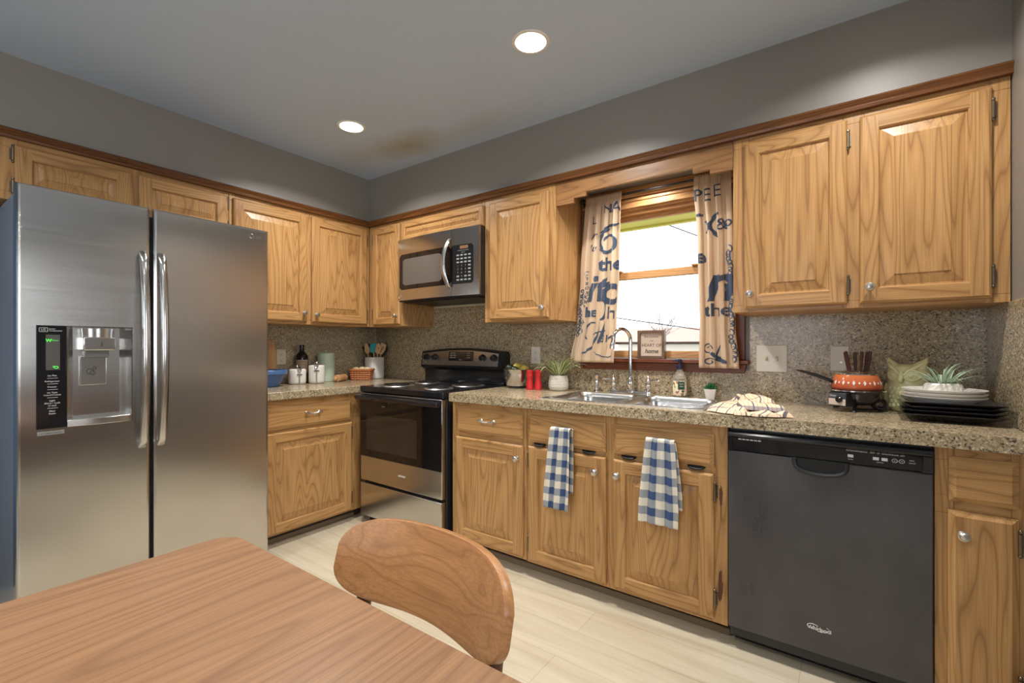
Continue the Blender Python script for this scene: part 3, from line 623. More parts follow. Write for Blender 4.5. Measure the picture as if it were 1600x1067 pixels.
# ------------------------------------------------------------------ sink, faucet, sprayer
def rrect(x0, x1, y0, y1, r, z, n=6):
    P = []
    for cx, cy, a in ((x1-r, y1-r, 0), (x0+r, y1-r, pi/2), (x0+r, y0+r, pi), (x1-r, y0+r, 3*pi/2)):
        P += [(cx + r*cos(a + pi/2*k/n), cy + r*sin(a + pi/2*k/n), z) for k in range(n+1)]
    return P
t = thing('kitchen_sink', 'stainless double-bowl sink set into the worktop under the window', 'sink', (2.46, -.34, .915))
m = MB(); rz = .917
def bowl(x0, x1, y0, y1):
    m.ring([rrect(x0, x1, y0, y1, .07, rz), rrect(x0+.006, x1-.006, y0+.006, y1-.006, .066, rz-.006), rrect(x0+.012, x1-.012, y0+.012, y1-.012, .06, rz-.03), rrect(x0+.022, x1-.022, y0+.022, y1-.022, .055, rz-.15), rrect(x0+.06, x1-.06, y0+.06, y1-.06, .05, rz-.178)], 0, False, True)
RX0, RX1, RY0, RY1 = 2.055, 2.865, -.572, -.112
A, B_ = (2.082, 2.442, -.542, -.142), (2.474, 2.838, -.542, -.142)
bowl(*A); bowl(*B_)
# rim sheet with two openings: build outer->bowl strips
def rim(x0, x1, y0, y1, bw):
    o = rrect(x0, x1, y0, y1, .004, rz); i = rrect(*bw, .07, rz); m.ring([o, i], 0, False, False)
rim(RX0, 2.458, RY0, RY1, A); rim(2.458, RX1, RY0, RY1, B_)
m.ring([rrect(RX0, RX1, RY0, RY1, .004, rz), rrect(RX0-.003, RX1+.003, RY0-.003, RY1+.003, .006, .9145)], 0, False, False)
m.build('basin', STEEL2, t, off=(2.46, -.34, .915), smooth=50)
for cx in (2.262, 2.656): MB().lathe([(.001, 0), (.045, 0), (.047, .003), (.04, .005), (.03, .002), (.001, .001)], (cx-2.46, 0, rz-.178-.915)).build('drain', CHROME, t)
t = thing('kitchen_faucet', 'chrome gooseneck faucet with two lever handles behind the sink', 'faucet', (2.35, -.073, .914))
m = MB().ring([rrect(-.128, .128, -.024, .024, .022, 0), rrect(-.128, .128, -.024, .024, .022, .014), rrect(-.122, .122, -.018, .018, .017, .019)]); m.build('base_plate', CHROME, t, bevel=.002)
m = MB().lathe([(.022, .018), (.022, .028), (.016, .032), (.019, .045), (.021, .06), (.017, .078), (.0125, .088), (.011, .1)], (0, 0, 0), 20)
pts = [(0, 0, .09), (0, 0, .20), (0, 0, .29)]
ang = math.atan2(-.105, -.055); ca, sa = cos(ang), sin(ang); rr = .062
pts += [(ca*(rr - rr*cos(a)), sa*(rr - rr*cos(a)), .305 + rr*1.0*sin(a)) for a in [pi*k/14 for k in range(15)]]
e = pts[-1]; pts += [(e[0]+ca*.004, e[1]+sa*.004, e[2]-.02)]
m.tube(pts, .0108, 14)
q = pts[-1]; m.tube([q, (q[0]+ca*.002, q[1]+sa*.002, q[2]-.012), (q[0]+ca*.004, q[1]+sa*.004, q[2]-.03)], [.013, .0145, .013], 16)
m.build('spout', CHROME, t)
for sx in (-1, 1):
    m = MB().lathe([(.02, .018), (.02, .026), (.013, .032), (.017, .045), (.018, .055), (.012, .068), (.014, .075), (.012, .085), (.006, .092), (.007, .098), (.004, .104), (.001, .106)], (sx*.102, 0, 0), 18)
    m.tube([(sx*.102, 0, .08), (sx*.13, -.004, .082), (sx*.16, -.008, .080), (sx*.168, -.009, .080)], [.006, .0052, .008, .006], 10); m.build('lever_handle', CHROME, t)
m = MB().lathe([(.021, 0), (.021, .006), (.013, .012), (.012, .04), (.014, .06), (.011, .075), (.013, .085), (.016, .093), (.013, .102), (.004, .107)], (0, 0, 0), 20)
tag(m.build('side_sprayer', CHROME), 'small chrome side sprayer standing left of the faucet', 'sprayer', loc=(2.140, -.073, .914))

# ------------------------------------------------------------------ refrigerator (front at x=.83)
FX = .83; FO = (.45, -1.815, 0)
t = thing('refrigerator', 'side-by-side stainless refrigerator with dispenser in the left door', 'refrigerator', FO)
FRS = plain('refrigerator_side_grey', (.15, .165, .19), .3)
MB().box(.04, .765, -2.279, -1.351, .03, 1.775).build('cabinet_body', FRS, t, off=FO, bevel=.006)
MB().box(.06, .76, -2.26, -1.37, 0, .03).build('base_grille', BLACK2, t, off=FO)
for y in (-2.235, -1.40): MB().box(.70, .771, y-.03, y+.03, 1.775, 1.80).build('hinge_cover', BLACK2, t, off=FO, bevel=.006)
def fdoor(y0, y1, holes=None):
    m = MB(); z0, z1 = .055, 1.80
    def loop(i, x): return [(x, y0+i, z0+i), (x, y1-i, z0+i), (x, y1-i, z1-i), (x, y0+i, z1-i)]
    rs = [loop(0, .772), loop(0, FX-.012), loop(.002, FX-.006), loop(.006, FX-.0015), loop(.012, FX)]
    for a, b in zip(rs, rs[1:]):
        for k in range(4): j = (k+1) % 4; m.add([a[k], a[j], b[j], b[k]], [(0, 1, 2, 3)])
    m.add(rs[0], [(3, 2, 1, 0)])
    a0, a1, b0, b1 = y0+.012, y1-.012, z0+.012, z1-.012
    def sl(y): return FX
    if not holes: m.add(rs[-1], [(0, 1, 2, 3)])
    else:
        h = holes
        for (p, q, r, s) in ((a0, h[0], b0, b1), (h[1], a1, b0, b1), (h[0], h[1], b0, h[2]), (h[0], h[1], h[3], b1)): m.add([(FX, p, r), (FX, q, r), (FX, q, s), (FX, p, s)], [(0, 1, 2, 3)])
    return m
H = (-2.229, -1.934, .862, 1.264)
ld = fdoor(-2.282, -1.870, H).build('freezer_door', STEEL, t, off=FO, smooth=40, recalc=False)
rd = fdoor(-1.858, -1.348).build('refrigerator_door', STEEL, t, off=FO, smooth=40, recalc=False)
for dr, y in ((ld, -1.900), (rd, -1.832)):
    m = MB(); n = 30; rs = []
    for k in range(n + 1):
        f = k/n; z = .737 + (1.602-.737)*f; bow = .014 + .052*sin(pi*min(max(f, .0), 1))**.55; hw = .0145
        if k in (0, n): bow = .002
        rs.append([(FX+bow-.012, y-hw, z), (FX+bow, y-hw*.9, z), (FX+bow+.006, y-hw*.3, z), (FX+bow+.006, y+hw*.3, z), (FX+bow, y+hw*.9, z), (FX+bow-.012, y+hw, z)])
    m.ring(rs); m.build('handle', STEEL, dr, off=FO, smooth=50)
# dispenser
yb, yc = -2.229, -2.144
ds = MB(); ds.box(FX-.02, FX+.001, yb, yc, .862, 1.264).build('display_panel', BLACK, ld, off=FO, bevel=.002)
dsp = [o for o in COL.objects if o.name.startswith('display_panel')][0]
cv = MB(); a0, a1, b0, b1, dp = -2.142, -1.936, .888, 1.262, .095
def cvp(f, z):   # rounded niche
    return (FX - dp*sin(pi*f)**.55, a0 + (a1-a0)*f, z)
cv.grid(lambda a, b: cvp(a, b0 + (b1-b0)*b), 24, 1)
cv.add([cvp(i/24, b1) for i in range(25)], [tuple(range(25))]); cv.add([cvp(i/24, b0) for i in range(25)], [tuple(reversed(range(25)))])
cv.build('niche', STEEL2, ld, off=FO, recalc=False, smooth=40)
ye, zt_ = -2.04, 1.262
MB().lathe([(.05, -.035), (.052, 0)], (FX-.035, ye, 1.255), 24).build('nozzle_collar', STEEL2, ld, off=FO)
MB().box(FX-.07, FX-.006, ye-.052, ye+.052, 1.165, 1.222).build('nozzle_head', STEEL2, ld, off=FO, bevel=.005)
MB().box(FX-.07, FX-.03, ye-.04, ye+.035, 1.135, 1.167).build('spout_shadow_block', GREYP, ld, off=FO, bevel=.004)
pd = MB().box(FX-.062, FX-.05, ye-.055, ye+.032, 1.02, 1.145); pdo = pd.build('paddle', STEEL2, ld, off=FO, bevel=.004)
m = MB()
for (dy, z, r) in ((-.012, 1.078, .011), (-.004, 1.072, .009), (.002, 1.092, .005)):
    m.tube([(FX-.0488, ye-.01+dy + r*cos(a), z + r*sin(a)) for a in [2*pi*k/12 for k in range(13)]], .0011, 6)
m.tube([(FX-.0055, ye+.006, 1.20), (FX-.0055, ye+.006, 1.185), (FX-.0055, ye, 1.183)], .001, 6)
m.build('dispenser_symbol', DARKINK, ld, off=FO)
tr = MB(); tr.ring([[(FX - .05, a0 + (a1-a0)*k/12, z) for k in range(13)] + [(FX + .004 + .014*sin(pi*k/12), a0 + (a1-a0)*k/12, z) for k in range(12, -1, -1)] for z in (.862, .890)])
tr.build('drip_tray', STEEL2, ld, off=FO, bevel=.002)
FT = lambda y, z, n=.0006: (lambda a, b: (FX + .001 + n, y + a, z + b))
m = MB(); yy = (yb+yc)/2
text_mb('LG', .011, FT(yb+.020, 1.247), 0, m); text_mb('Linear', .0075, FT(yb+.035, 1.2505), 0, m, align='LEFT'); text_mb('Compressor', .0075, FT(yb+.035, 1.2435), 0, m, align='LEFT')
for P in (((-.0115, -.0075), (.0115, -.0075)), ((-.0115, .0075), (.0115, .0075)), ((-.0115, -.0075), (-.0115, .0075)), ((.0115, -.0075), (.0115, .0075))):
    m.tube([FT(yb+.020, 1.247)(*P[0]), FT(yb+.020, 1.247)(*P[1])], .0006, 4)
z = 1.068
for ln in (('Ice Plus',), ('Refrigerator',), ('Freezer',), ('Ice Type', 'Cubed/Crushed'), ('Light', 'Alarm / Lock', '(3 sec)'), ('Filter', 'Reset')):
    for s_ in ln: text_mb(s_, .0085 if len(s_) < 13 else .0075, FT(yy+.002, z), 0, m); z -= .0095
    if ln[0] != 'Filter': m.box(FX+.0012, FX+.0018, yy-.012, yy+.018, z-.001, z); z -= .0125
m.build('panel_lettering', INK, dsp, off=FO, smooth=0)
MB().box(FX+.001, FX+.0014, yy-.016, yy+.024, 1.09, 1.228).build('display_window', plain('dim_display', (.10, .095, .09), .2), dsp, off=FO)
m = MB(); text_mb('W', .016, FT(yy-.008, 1.205, .0012), 0, m, bold=.0006); text_mb('Water', .008, FT(yy+.010, 1.2055, .0012), 0, m)
m.tube([FT(yy+.004, 1.098, .001)(0, .002), FT(yy+.004, 1.098, .001)(0, .007), FT(yy+.004, 1.098, .001)(.006, .007)], .0009, 5); m.tube([FT(yy+.013, 1.1, .001)(.006*cos(a), .004*sin(a)) for a in [2*pi*k/12 for k in range(13)]], .0012, 5)
m.build('green_readout', GREENLED, dsp, off=FO, smooth=0)
MB().box(FX, FX+.002, -2.226, -2.150, .838, .852).build('badge', plain('silver_badge', (.5, .5, .5), .3, .9), ld, off=FO, bevel=.0008)
m = MB(); text_mb('LC  Inverter Linear', .0075, lambda a, b: (FX+.0026, -2.188+a, .845+b), 0, m); m.build('badge_lettering', DARKINK, ld, off=FO, smooth=0)
m = MB(); m.tube([(FX+.0008, -1.437 + .011*cos(a), 1.757 + .011*sin(a)) for a in [2*pi*k/16 for k in range(17)]], .0012, 6); text_mb('LG', .022, lambda a, b: (FX+.0012, -1.402+a, 1.757+b), 0, m)
m.build('maker_badge', plain('engraved_grey', (.25, .25, .26), .3, .8), rd, off=FO, smooth=0)

# ------------------------------------------------------------------ range
RO = (1.065, -.34, 0); t = thing('electric_stove', 'freestanding black and stainless coil-burner stove between the worktops', 'stove', RO)
rx0, rx1 = .682, 1.448
MB().box(rx0, rx1, -.625, -.02, .03, .875).build('body', BLACK2, t, off=RO, bevel=.003)
m = MB().box(rx0-.006, rx1+.006, -.662, -.03, .877, .918); m.build('cooktop', BLACK, t, off=RO, bevel=.007, seg=3)
for (cx, cy, r) in ((.87, -.50, .095), (1.26, -.50, .075), (.87, -.22, .075), (1.26, -.22, .095)):
    bm_ = MB().lathe([(r+.02, .9185), (r+.017, .9215), (r+.006, .9205), (r-.01, .9195), (.02, .919), (.001, .919)], (cx, cy, 0), 36); bo = bm_.build('burner_bowl', plain('drip_bowl_metal', (.80, .80, .79), .30, 1) if cx < 1 and cy < -.4 else bpy.data.materials['drip_bowl_metal'], t, off=RO, smooth=50)
    sp = []
    for k in range(int(36*4)): a = 2*pi*k/36; rr_ = .018 + (r-.018)*k/(36*4); sp.append((cx + rr_*cos(a), cy + rr_*sin(a), .927))
    MB().tube(sp, .0042, 6).build('coil', BLACKMET, bo, off=RO)
# door
dk = .632
m = MB().box(rx0+.004, rx1-.004, -.662, -.628, .290, .872); do_ = m.build('oven_door', STEEL, t, off=RO, bevel=.003)
MB().box(rx0+.004, rx1-.004, -.666, -.661, .452, .868).build('door_glass', GLASSBLK, do_, off=RO, bevel=.0015)
MB().box(rx0+.07, rx1-.21, -.6668, -.6655, .50, .735).build('oven_window', plain('smoked_window', (.035, .026, .020), .06), do_, off=RO)
m = MB(); m.ring([[(x, y, z) for x in (rx0+.002,)] for y, z in ()] or [[(rx0, -.664, .868), (rx0, -.705, .862), (rx0, -.712, .85), (rx0, -.705, .832), (rx0, -.690, .828), (rx0, -.666, .842)], [(rx1, -.664, .868), (rx1, -.705, .862), (rx1, -.712, .85), (rx1, -.705, .832), (rx1, -.690, .828), (rx1, -.666, .842)]])
m.build('door_handle', BLACK, do_, off=RO, bevel=.003)
m = MB(); text_mb('AMANA', .017, lambda a, b: (1.098+a, -.6625, .372+b), 0, m, space=1.15, bold=.0008); m.build('maker_lettering', INK, do_, off=RO, smooth=0)
m = MB(); text_mb('Clean', .014, lambda a, b: (.925+a, -.667, .795+b), 0, m, shear=.3); m.build('door_lettering', GREYINK, do_, off=RO, smooth=0)
MB().box(rx0+.004, rx1-.004, -.664, -.628, .055, .272).build('storage_drawer', STEEL, t, off=RO, bevel=.003)
MB().box(rx0+.02, rx1-.02, -.60, -.05, 0, .03).build('plinth', BLACK2, t, off=RO)
# backguard
bgd = MB(); bgd.box(rx0+.005, rx1+.004, -.075, -.012, .918, 1.035); n = 24
bgd.build('riser', BLACK, t, off=RO, bevel=.003)
x0, x1 = rx0-.002, rx1+.012
def arch(f): return 1.148 + .024*sin(pi*f)
rs = []
for k in range(n+1):
    f = k/n; x = x0 + (x1-x0)*f; tp = arch(f)
    rs.append([(x, -.11, 1.03), (x, -.095, tp-.008), (x, -.085, tp), (x, -.03, tp), (x, -.012, tp-.02), (x, -.012, 1.0), (x, -.06, 1.0)])
cp = MB().ring(rs).build('control_panel', BLACK, t, off=RO, smooth=40)
def CP(x, z, n_=0): k = (z-1.03)/.118; return (x, -.1105 + .0155*k - n_, z)
rs = []
for k in range(n+1):
    f = k/n; x = x0+.012 + (x1-x0-.045)*f; tp = arch((x-x0)/(x1-x0)) - .018; rs.append([CP(x, 1.045), CP(x, 1.045, .002), CP(x, tp, .002), CP(x, tp)])
MB().ring(rs).build('fascia', STEEL, cp, off=RO, smooth=40)
m = MB(); m.ring([[CP(a, b, .002) for a, b in ((.965, 1.078), (1.205, 1.078), (1.205, 1.146), (.965, 1.146))], [CP(a, b, .0035) for a, b in ((.967, 1.080), (1.203, 1.080), (1.203, 1.144), (.967, 1.144))]])
m.build('display', BLACK, cp, off=RO)
m = MB()
for r_, (tx, zz) in enumerate((('BAKE  BROIL', 1.134), ('CLEAN  TIMER', 1.118), ('OVEN  LIGHT', 1.102))):
    text_mb(tx, .0095, lambda a, b, zz=zz: CP(1.008+a, zz+b, .004), 0, m); text_mb('1 2 3 4 5', .0095, lambda a, b, zz=zz: CP(1.155+a, zz+b, .004), 0, m)
text_mb('AMANA', .009, lambda a, b: CP(1.085+a, 1.087+b, .004), 0, m); text_mb('OFF', .008, lambda a, b: CP(.725+a, 1.062+b, .0025), 0, m)
m.build('display_lettering', INK, cp, off=RO, smooth=0)
for kx in (.738, .825, 1.29, 1.39):
    rs = []
    for r, q in ((.024, .002), (.024, .010), (.019, .014), (.018, .026), (.012, .028)): rs.append([CP(kx + r*cos(2*pi*i/20), 1.104 + r*sin(2*pi*i/20), q) for i in range(20)])
    k_ = MB().ring(rs); k_.ring([[CP(kx+a, 1.104+b, .027) for a, b in ((-.004, -.018), (.004, -.018), (.004, .018), (-.004, .018))], [CP(kx+a, 1.104+b, .034) for a, b in ((-.003, -.016), (.003, -.016), (.003, .016), (-.003, .016))]]); k_.build('knob', BLACK, cp, off=RO)

# ------------------------------------------------------------------ microwave
MO = (1.107, -.2, 1.503); t = thing('microwave_oven', 'stainless over-the-range microwave hung below the shallow flap cabinet', 'microwave', MO)
mx0, mx1 = .724, 1.485
MB().box(mx0, mx1, -.362, -.02, 1.503, 1.943).build('body', BLACK2, t, off=MO, bevel=.003)
def MF(x, z, n_=0): f = (x-mx0)/(mx1-mx0); return (x, -.372 - .020*sin(pi*f) - n_, z)
def slab(x0, x1, z0, z1, n0, n1, mat, name, par, k=16, r=0):
    rs = []
    for i in range(k+1):
        x = x0 + (x1-x0)*i/k; e = min(x-x0, x1-x); rr_ = 0 if not r or e >= r else r - sqrt(max(r*r-(r-e)**2, 0))
        rs.append([MF(x, z0+rr_, n0), MF(x, z0+rr_, n1), MF(x, z1-rr_, n1), MF(x, z1-rr_, n0)])
    return MB().ring(rs).build(name, mat, par, off=MO, smooth=40)
xs = 1.262
mdo = slab(mx0, xs-.001, 1.510, 1.943, -.012, .002, STEEL, 'microwave_door', t)
mcp = slab(xs+.001, mx1, 1.510, 1.943, -.012, .002, STEEL, 'control_panel', t)
slab(mx0+.02, xs-.001, 1.585, 1.835, .001, .0035, GLASSBLK, 'door_glass', mdo, 24, .02)
slab(mx0+.06, 1.18, 1.615, 1.80, .003, .0042, plain('grey_mesh_window', (.11, .095, .085), .12), 'mesh_window', mdo, 16, .012)
kb = slab(xs+.001, 1.440, 1.585, 1.835, .001, .0035, BLACK, 'keypad', mcp, 16, .018)
m = MB()
for r_ in range(8):
    for c_k in range(4):
        z = 1.768 - r_*.0225; x = 1.318 + c_k*.031
        if 3 <= r_ <= 5 and c_k < 3: text_mb(str((r_-3)*3 + c_k + 1), .016, lambda a, b, x=x, z=z: MF(x+a, z+b, .0042), 0, m)
        elif r_ == 6 and c_k == 1: text_mb('0', .016, lambda a, b, x=x, z=z: MF(x+a, z+b, .0042), 0, m)
        else: m.add([MF(x-.010, z-.005, .0042), MF(x+.010, z-.005, .0042), MF(x+.010, z+.005, .0042), MF(x-.010, z+.005, .0042)], [(0, 1, 2, 3)])
for z, tx in ((1.797, 'POPCORN BEVERAGE'), (1.784, 'REHEAT')): text_mb(tx, .009, lambda a, b, z=z: MF(1.362+a, z+b, .0042), 0, m)
m.build('key_print', plain('pale_key_print', (.26, .28, .27), .5), kb, off=MO, smooth=0)
slab(1.335, 1.40, 1.808, 1.828, .0034, .0044, plain('amber_display', (.22, .12, .07), .2), 'clock_display', kb, 4)
m = MB(); n = 24; rs = []
for k in range(n+1):
    f = k/n; z = 1.560 + .322*f; q = .004 + .045*sin(pi*f)**.6; xx = xs - .030 - .018*sin(pi*f) + .018
    rs.append([MF(xx + .016*cos(a), z, q + .007*sin(a)) for a in [2*pi*i/10 for i in range(10)]])
m.ring(rs); m.build('door_handle', STEEL2, mdo, off=MO, smooth=60)
rot_lathe(lambda u, z, n_: MF(u, z, n_), .752, 1.537, [(.013, .002), (.013, .0045), (.010, .0055), (.009, .0045), (.001, .0045)]).build('maker_badge', NICKEL, mdo, off=MO)
MB().box(mx0+.03, mx1-.03, -.34, -.06, 1.495, 1.504).build('vent_underside', BLACKMET, t, off=MO)
# ------------------------------------------------------------------ dishwasher
DO = (3.268, -.3, 0); t = thing('dishwasher', 'black built-in dishwasher right of the sink cabinet', 'dishwasher', DO)
dx0, dx1 = 2.967, 3.569
MB().box(dx0, dx1, -.585, -.03, .06, .864).build('tub_body', BLACK2, t, off=DO)
dd = MB(); dd.box(dx0, dx1, -.625, -.588, .085, .775); do_ = dd.build('door', DWBLK, t, off=DO, bevel=.004)
fc = MB(); 
fc.prism([(-.588, .776), (-.618, .776), (-.618, .826), (-.634, .832), (-.638, .840), (-.634, .850), (-.588, .852)], lambda a, b, t: (t, a, b), dx0, dx1)
for a, b in ((dx0, dx0+.014), (dx1-.026, dx1)): fc.prism([(-.61, .776), (-.628, .776), (-.630, .830), (-.61, .830)], lambda p, q, t: (t, p, q), a, b)
co = fc.build('control_fascia', BLACK, do_, off=DO, bevel=.002)
hm = MB(); pts = [(3.268 + .078*sin(-pi/2 + pi*k/20)*1.0, -.630, .778 - .052*cos(-pi/2 + pi*k/20)**.5) for k in range(21)]
hm.tube(pts, .0075, 8)
hm.build('handle_lip', BLACK2, do_, off=DO)
hp = [(p[0], p[2]) for p in pts]; MB().prism(hp, lambda a, b, t: (a, t, b), -.6265, -.6255).build('handle_pocket', plain('pocket_black', (.004, .004, .004), .4), do_, off=DO)
m = MB(); DT = lambda x, z: (lambda a, b: (x+a, -.6188, z+b))
for i in range(6): m.box(3.003 + .0135*i, 3.0135 + .0135*i, -.6186, -.618, .8195, .8235)
for i, tx in enumerate(('POTS', 'NORMAL', 'RINSE')): text_mb(tx, .0068, DT(3.352+.021*i, .822), 0, m)
for i, tx in enumerate(('DRY', 'HI', 'SAN', 'LOCK', '4HR', 'OFF')): text_mb(tx, .0068, DT(3.416+.0155*i, .822), 0, m)
for x in (3.356, 3.425, 3.448): m.add([DT(x, .804)(a, b) for a, b in ((-.008, -.005), (.008, -.005), (.008, .005), (-.008, .005))], [(0, 1, 2, 3)])
for x in (3.474, 3.492): m.tube([DT(x, .804)(.007*cos(a), .006*sin(a)) for a in [2*pi*k/14 for k in range(15)]], .0008, 5); text_mb('on', .006, DT(x, .804), 0, m)
text_mb('cycles', .006, DT(3.356, .793), 0, m); text_mb('options', .006, DT(3.436, .793), 0, m); text_mb('start', .0068, DT(3.517, .810), 0, m); text_mb('cancel', .0068, DT(3.518, .802), 0, m)
m.build('panel_lettering', INK, co, off=DO, smooth=0)
m = MB(); text_mb('Whirlpool', .0185, lambda a, b: (3.266+a, -.6262, .176+b), 0, m, space=.92, bold=.0004)
m.tube([(3.247 + .017*cos(a), -.6262, .181 + .0085*sin(a)) for a in [pi*.15 + 2*pi*.72*k/20 for k in range(21)]], .0009, 5); m.tube([(3.262, -.6262, .168), (3.285, -.6262, .170), (3.297, -.6262, .181), (3.288, -.6262, .189)], .0008, 5)
m.build('maker_lettering', INK, do_, off=DO, smooth=0)
MB().box(dx0+.004, dx1-.004, -.605, -.56, .045, .084).build('lower_panel', BLACK2, t, off=DO)
MB().box(dx0+.01, dx1-.01, -.54, -.05, 0, .06).build('toe_panel', BLACK2, t, off=DO)

# ------------------------------------------------------------------ ceiling lights
def ceiling_light(x, y, label, power=16.5, z=ZC, r=.066, col=WARM):
    t = thing('ceiling_light', label, 'ceiling light', (x, y, z))
    MB().lathe([(r, .0), (r, -.003), (r+.008, -.004), (r+.014, -.002), (r+.015, 0)], (0, 0, 0), 40).build('trim_ring', WPLAST, t, smooth=50)
    MB().lathe([(.001, -.0025), (r, -.0025), (r, -.0005), (.001, -.0005)], (0, 0, 0), 40).build('lens', LENS, t)
    l = lamp('bulb', 'AREA', (0, 0, -.006), power, col, shape='DISK', size=2*r, spread=R(140)); l.parent = t
    return t
ceiling_light(.974, -.937, 'round recessed ceiling light nearer the corner, above the stove side')
ceiling_light(2.252, -.951, 'round recessed ceiling light nearer the middle of the ceiling, above the sink side')
for k, (x, y) in enumerate(((3.45, -.85), (1.2, -2.9), (2.7, -2.9), (1.2, -4.4), (2.7, -4.4))):  # unseen ceiling lights added to brighten the room
    ceiling_light(x, y, 'added round recessed ceiling light outside the view, %s' % ('near the right wall', 'behind the refrigerator', 'above the dining table', 'at the patio door', 'at the far end of the table')[k], 11 if k == 0 else 11)
ceiling_light(2.475, -.165, 'small round light under the soffit above the sink window', 4.0, 2.108, .045)

t = thing('added_pendant_lamp', 'added white globe pendant lamp hanging beside the dining table, outside the view', 'pendant lamp', (1.85, -2.95, 1.82))  # globe lamp added out of view as the frontal light on the kitchen
MB().cyl((0, 0, .11), (0, 0, ZC-1.82-.02), .005).build('cord', BLACK2, t)
MB().lathe([(.05, ZC-1.82-.022), (.055, ZC-1.82)], (0, 0, 0), 24).build('canopy', NICKEL, t)
MB().lathe([(.03, .085), (.03, .115)], (0, 0, 0), 24).build('socket_cap', NICKEL, t)
MB().ell((0, 0, 0), .09, .09, .09, 28, 18).build('globe', plain('lit_globe', (1, 1, 1), .5, Emission_Color=(1, .95, .88, 1), Emission_Strength=4.0), t, smooth=180)
lamp('added_pendant_bulb', 'POINT', (0, 0, 0), 60, (1, .975, .94), shadow_soft_size=.092).parent = t

# ------------------------------------------------------------------ outlets and switches
def outlet(loc, F, label, duplex=True, w=.035, h=.057, mat=WPLAST):
    t = thing('wall_outlet', label, 'outlet', loc); o = Vector(loc)
    m = MB(); u, z = (loc[0], loc[2]) if F is OB else (loc[1], loc[2])
    def pl(uu, zz, a, b, n0, n1): return [[F(uu-a, zz-b, n0), F(uu+a, zz-b, n0), F(uu+a, zz+b, n0), F(uu-a, zz+b, n0)], [F(uu-a+.002, zz-b+.002, n1), F(uu+a-.002, zz-b+.002, n1), F(uu+a-.002, zz+b-.002, n1), F(uu-a+.002, zz+b-.002, n1)]]
    m.ring(pl(u, z, w, h, 0, .006)).build('cover_plate', mat, t, off=o)
    for s in (-1, 1):
        if not duplex: continue
        r = MB().ring(pl(u, z + s*.021, .0165, .0145, .005, .0078)).build('receptacle', mat, t, off=o)
        q = MB()
        for du in (-.006, .006): q.ring(pl(u+du, z+s*.021+.003, .0021, .0055, .007, .0084))
        rot_lathe(F, u, z+s*.021-.008, [(.003, .007), (.003, .0084)], 10, 0, q); q.build('slots', DARKINK, r, off=o)
    return t, o, pl
OB, OLf = FB(-.008), FL(.008)
outlet((1.670, -.008, 1.124), OB, 'white duplex wall outlet above the red shakers, between stove and plant')
outlet((.008, -.851, 1.108), OLf, 'cream duplex wall outlet beside the cutting board near the refrigerator', mat=CREAMP)
t, o, pl = outlet((3.320, -.008, 1.127), OB, 'white wall plate behind the orange pot', False)
rot_lathe(OB, 3.345-.02, 1.145, [(.012, .006), (.012, .0085), (.009, .009)], 16).build('round_insert', WPLAST, t, off=o)
rot_lathe(OB, 3.325, 1.11, [(.004, .006), (.004, .0068)], 10).build('screw', NICKEL, t, off=o)
t = thing('light_switch', 'white double light switch plate right of the window', 'light switch', (3.047, -.008, 1.123)); o = Vector(t.location)
MB().ring(pl(3.047, 1.123, .067, .066, 0, .006)).build('cover_plate', WPLAST, t, off=o)
for du, mt, up_ in ((-.023, CREAMP, 1), (.023, GREYP if False else CREAMP, -1)):
    MB().ring([[OB(3.047+du+a, 1.123+b, .005) for a, b in ((-.005, -.012), (.005, -.012), (.005, .012), (-.005, .012))], [OB(3.047+du+a, 1.123+b+up_*.004, .016) for a, b in ((-.004, -.005), (.004, -.005), (.004, .005), (-.004, .005))]]).build('toggle', mt, t, off=o)

# ------------------------------------------------------------------ left worktop things
ZT = .9145
def canister(label, x, y, r, h, rz):
    t = thing('canister', label, 'canister', (x, y, ZT), rz)
    n = 40; prof = [(r*.80, 0), (r*.95, .006), (r, .018), (r, h-.012), (r*.97, h-.004), (r*.88, h)]
    rs = []
    for q, z in prof:
        rs.append([((q*(1 - .05*max(0, cos(4*(2*pi*i/n)))))*cos(2*pi*i/n), (q*(1 - .05*max(0, cos(4*(2*pi*i/n)))))*sin(2*pi*i/n), z) for i in range(n)])
    MB().ring(rs).build('jar', WHITE, t, smooth=50)
    MB().lathe([(r*.82, h), (r*.84, h+.004), (r*.6, h+.010), (.016, h+.013), (.013, h+.026), (.008, h+.030), (.001, h+.031)], (0, 0, 0), 28).build('lid', CHROME, t)
    m = MB(); m.tube([(r*.7, -.013, h+.006), (r*1.05, -.013, h+.012), (r*1.12, -.008, h-.012), (r*1.1, 0, h-.028), (r*1.12, .008, h-.012), (r*1.05, .013, h+.012), (r*.7, .013, h+.006)], .0028, 8)
    m.tube([(r*1.08, -.006, h-.006), (r*1.16, 0, h-.002), (r*1.08, .006, h-.006)], .004, 8)
    m.box(r*.99, r*1.05, -.018, .018, h-.042, h-.034); m.build('clamp', CHROME, t)
    MB().box(r*.97, r*1.03, -.0045, .0045, .008, h-.042).build('strap', plain('strap_metal', (.34, .30, .26), .4, .8) if 'strap_metal' not in bpy.data.materials else bpy.data.materials['strap_metal'], t, bevel=.001)
canister('shorter white clamp-lid canister nearest the refrigerator', .16, -.813, .060, .108, R(-15))
canister('taller white clamp-lid canister in front of the mint canister', .205, -.690, .058, .132, R(-32))
t = thing('storage_tin', 'tall mint green lidded canister behind the white canisters', 'canister', (.082, -.537, ZT))
MB().lathe([(.060, 0), (.063, .003), (.063, .205), (.0615, .208)], (0, 0, 0), 40).build('body', MINT, t)
MB().lathe([(.064, .206), (.0645, .214), (.060, .219), (.02, .222), (.007, .223), (.006, .229), (.012, .233), (.011, .238), (.001, .239)], (0, 0, 0), 40).build('lid', MINT, t)
t = thing('bottle', 'dark bottle with a tan label behind the white canisters', 'bottle', (.062, -.722, ZT))
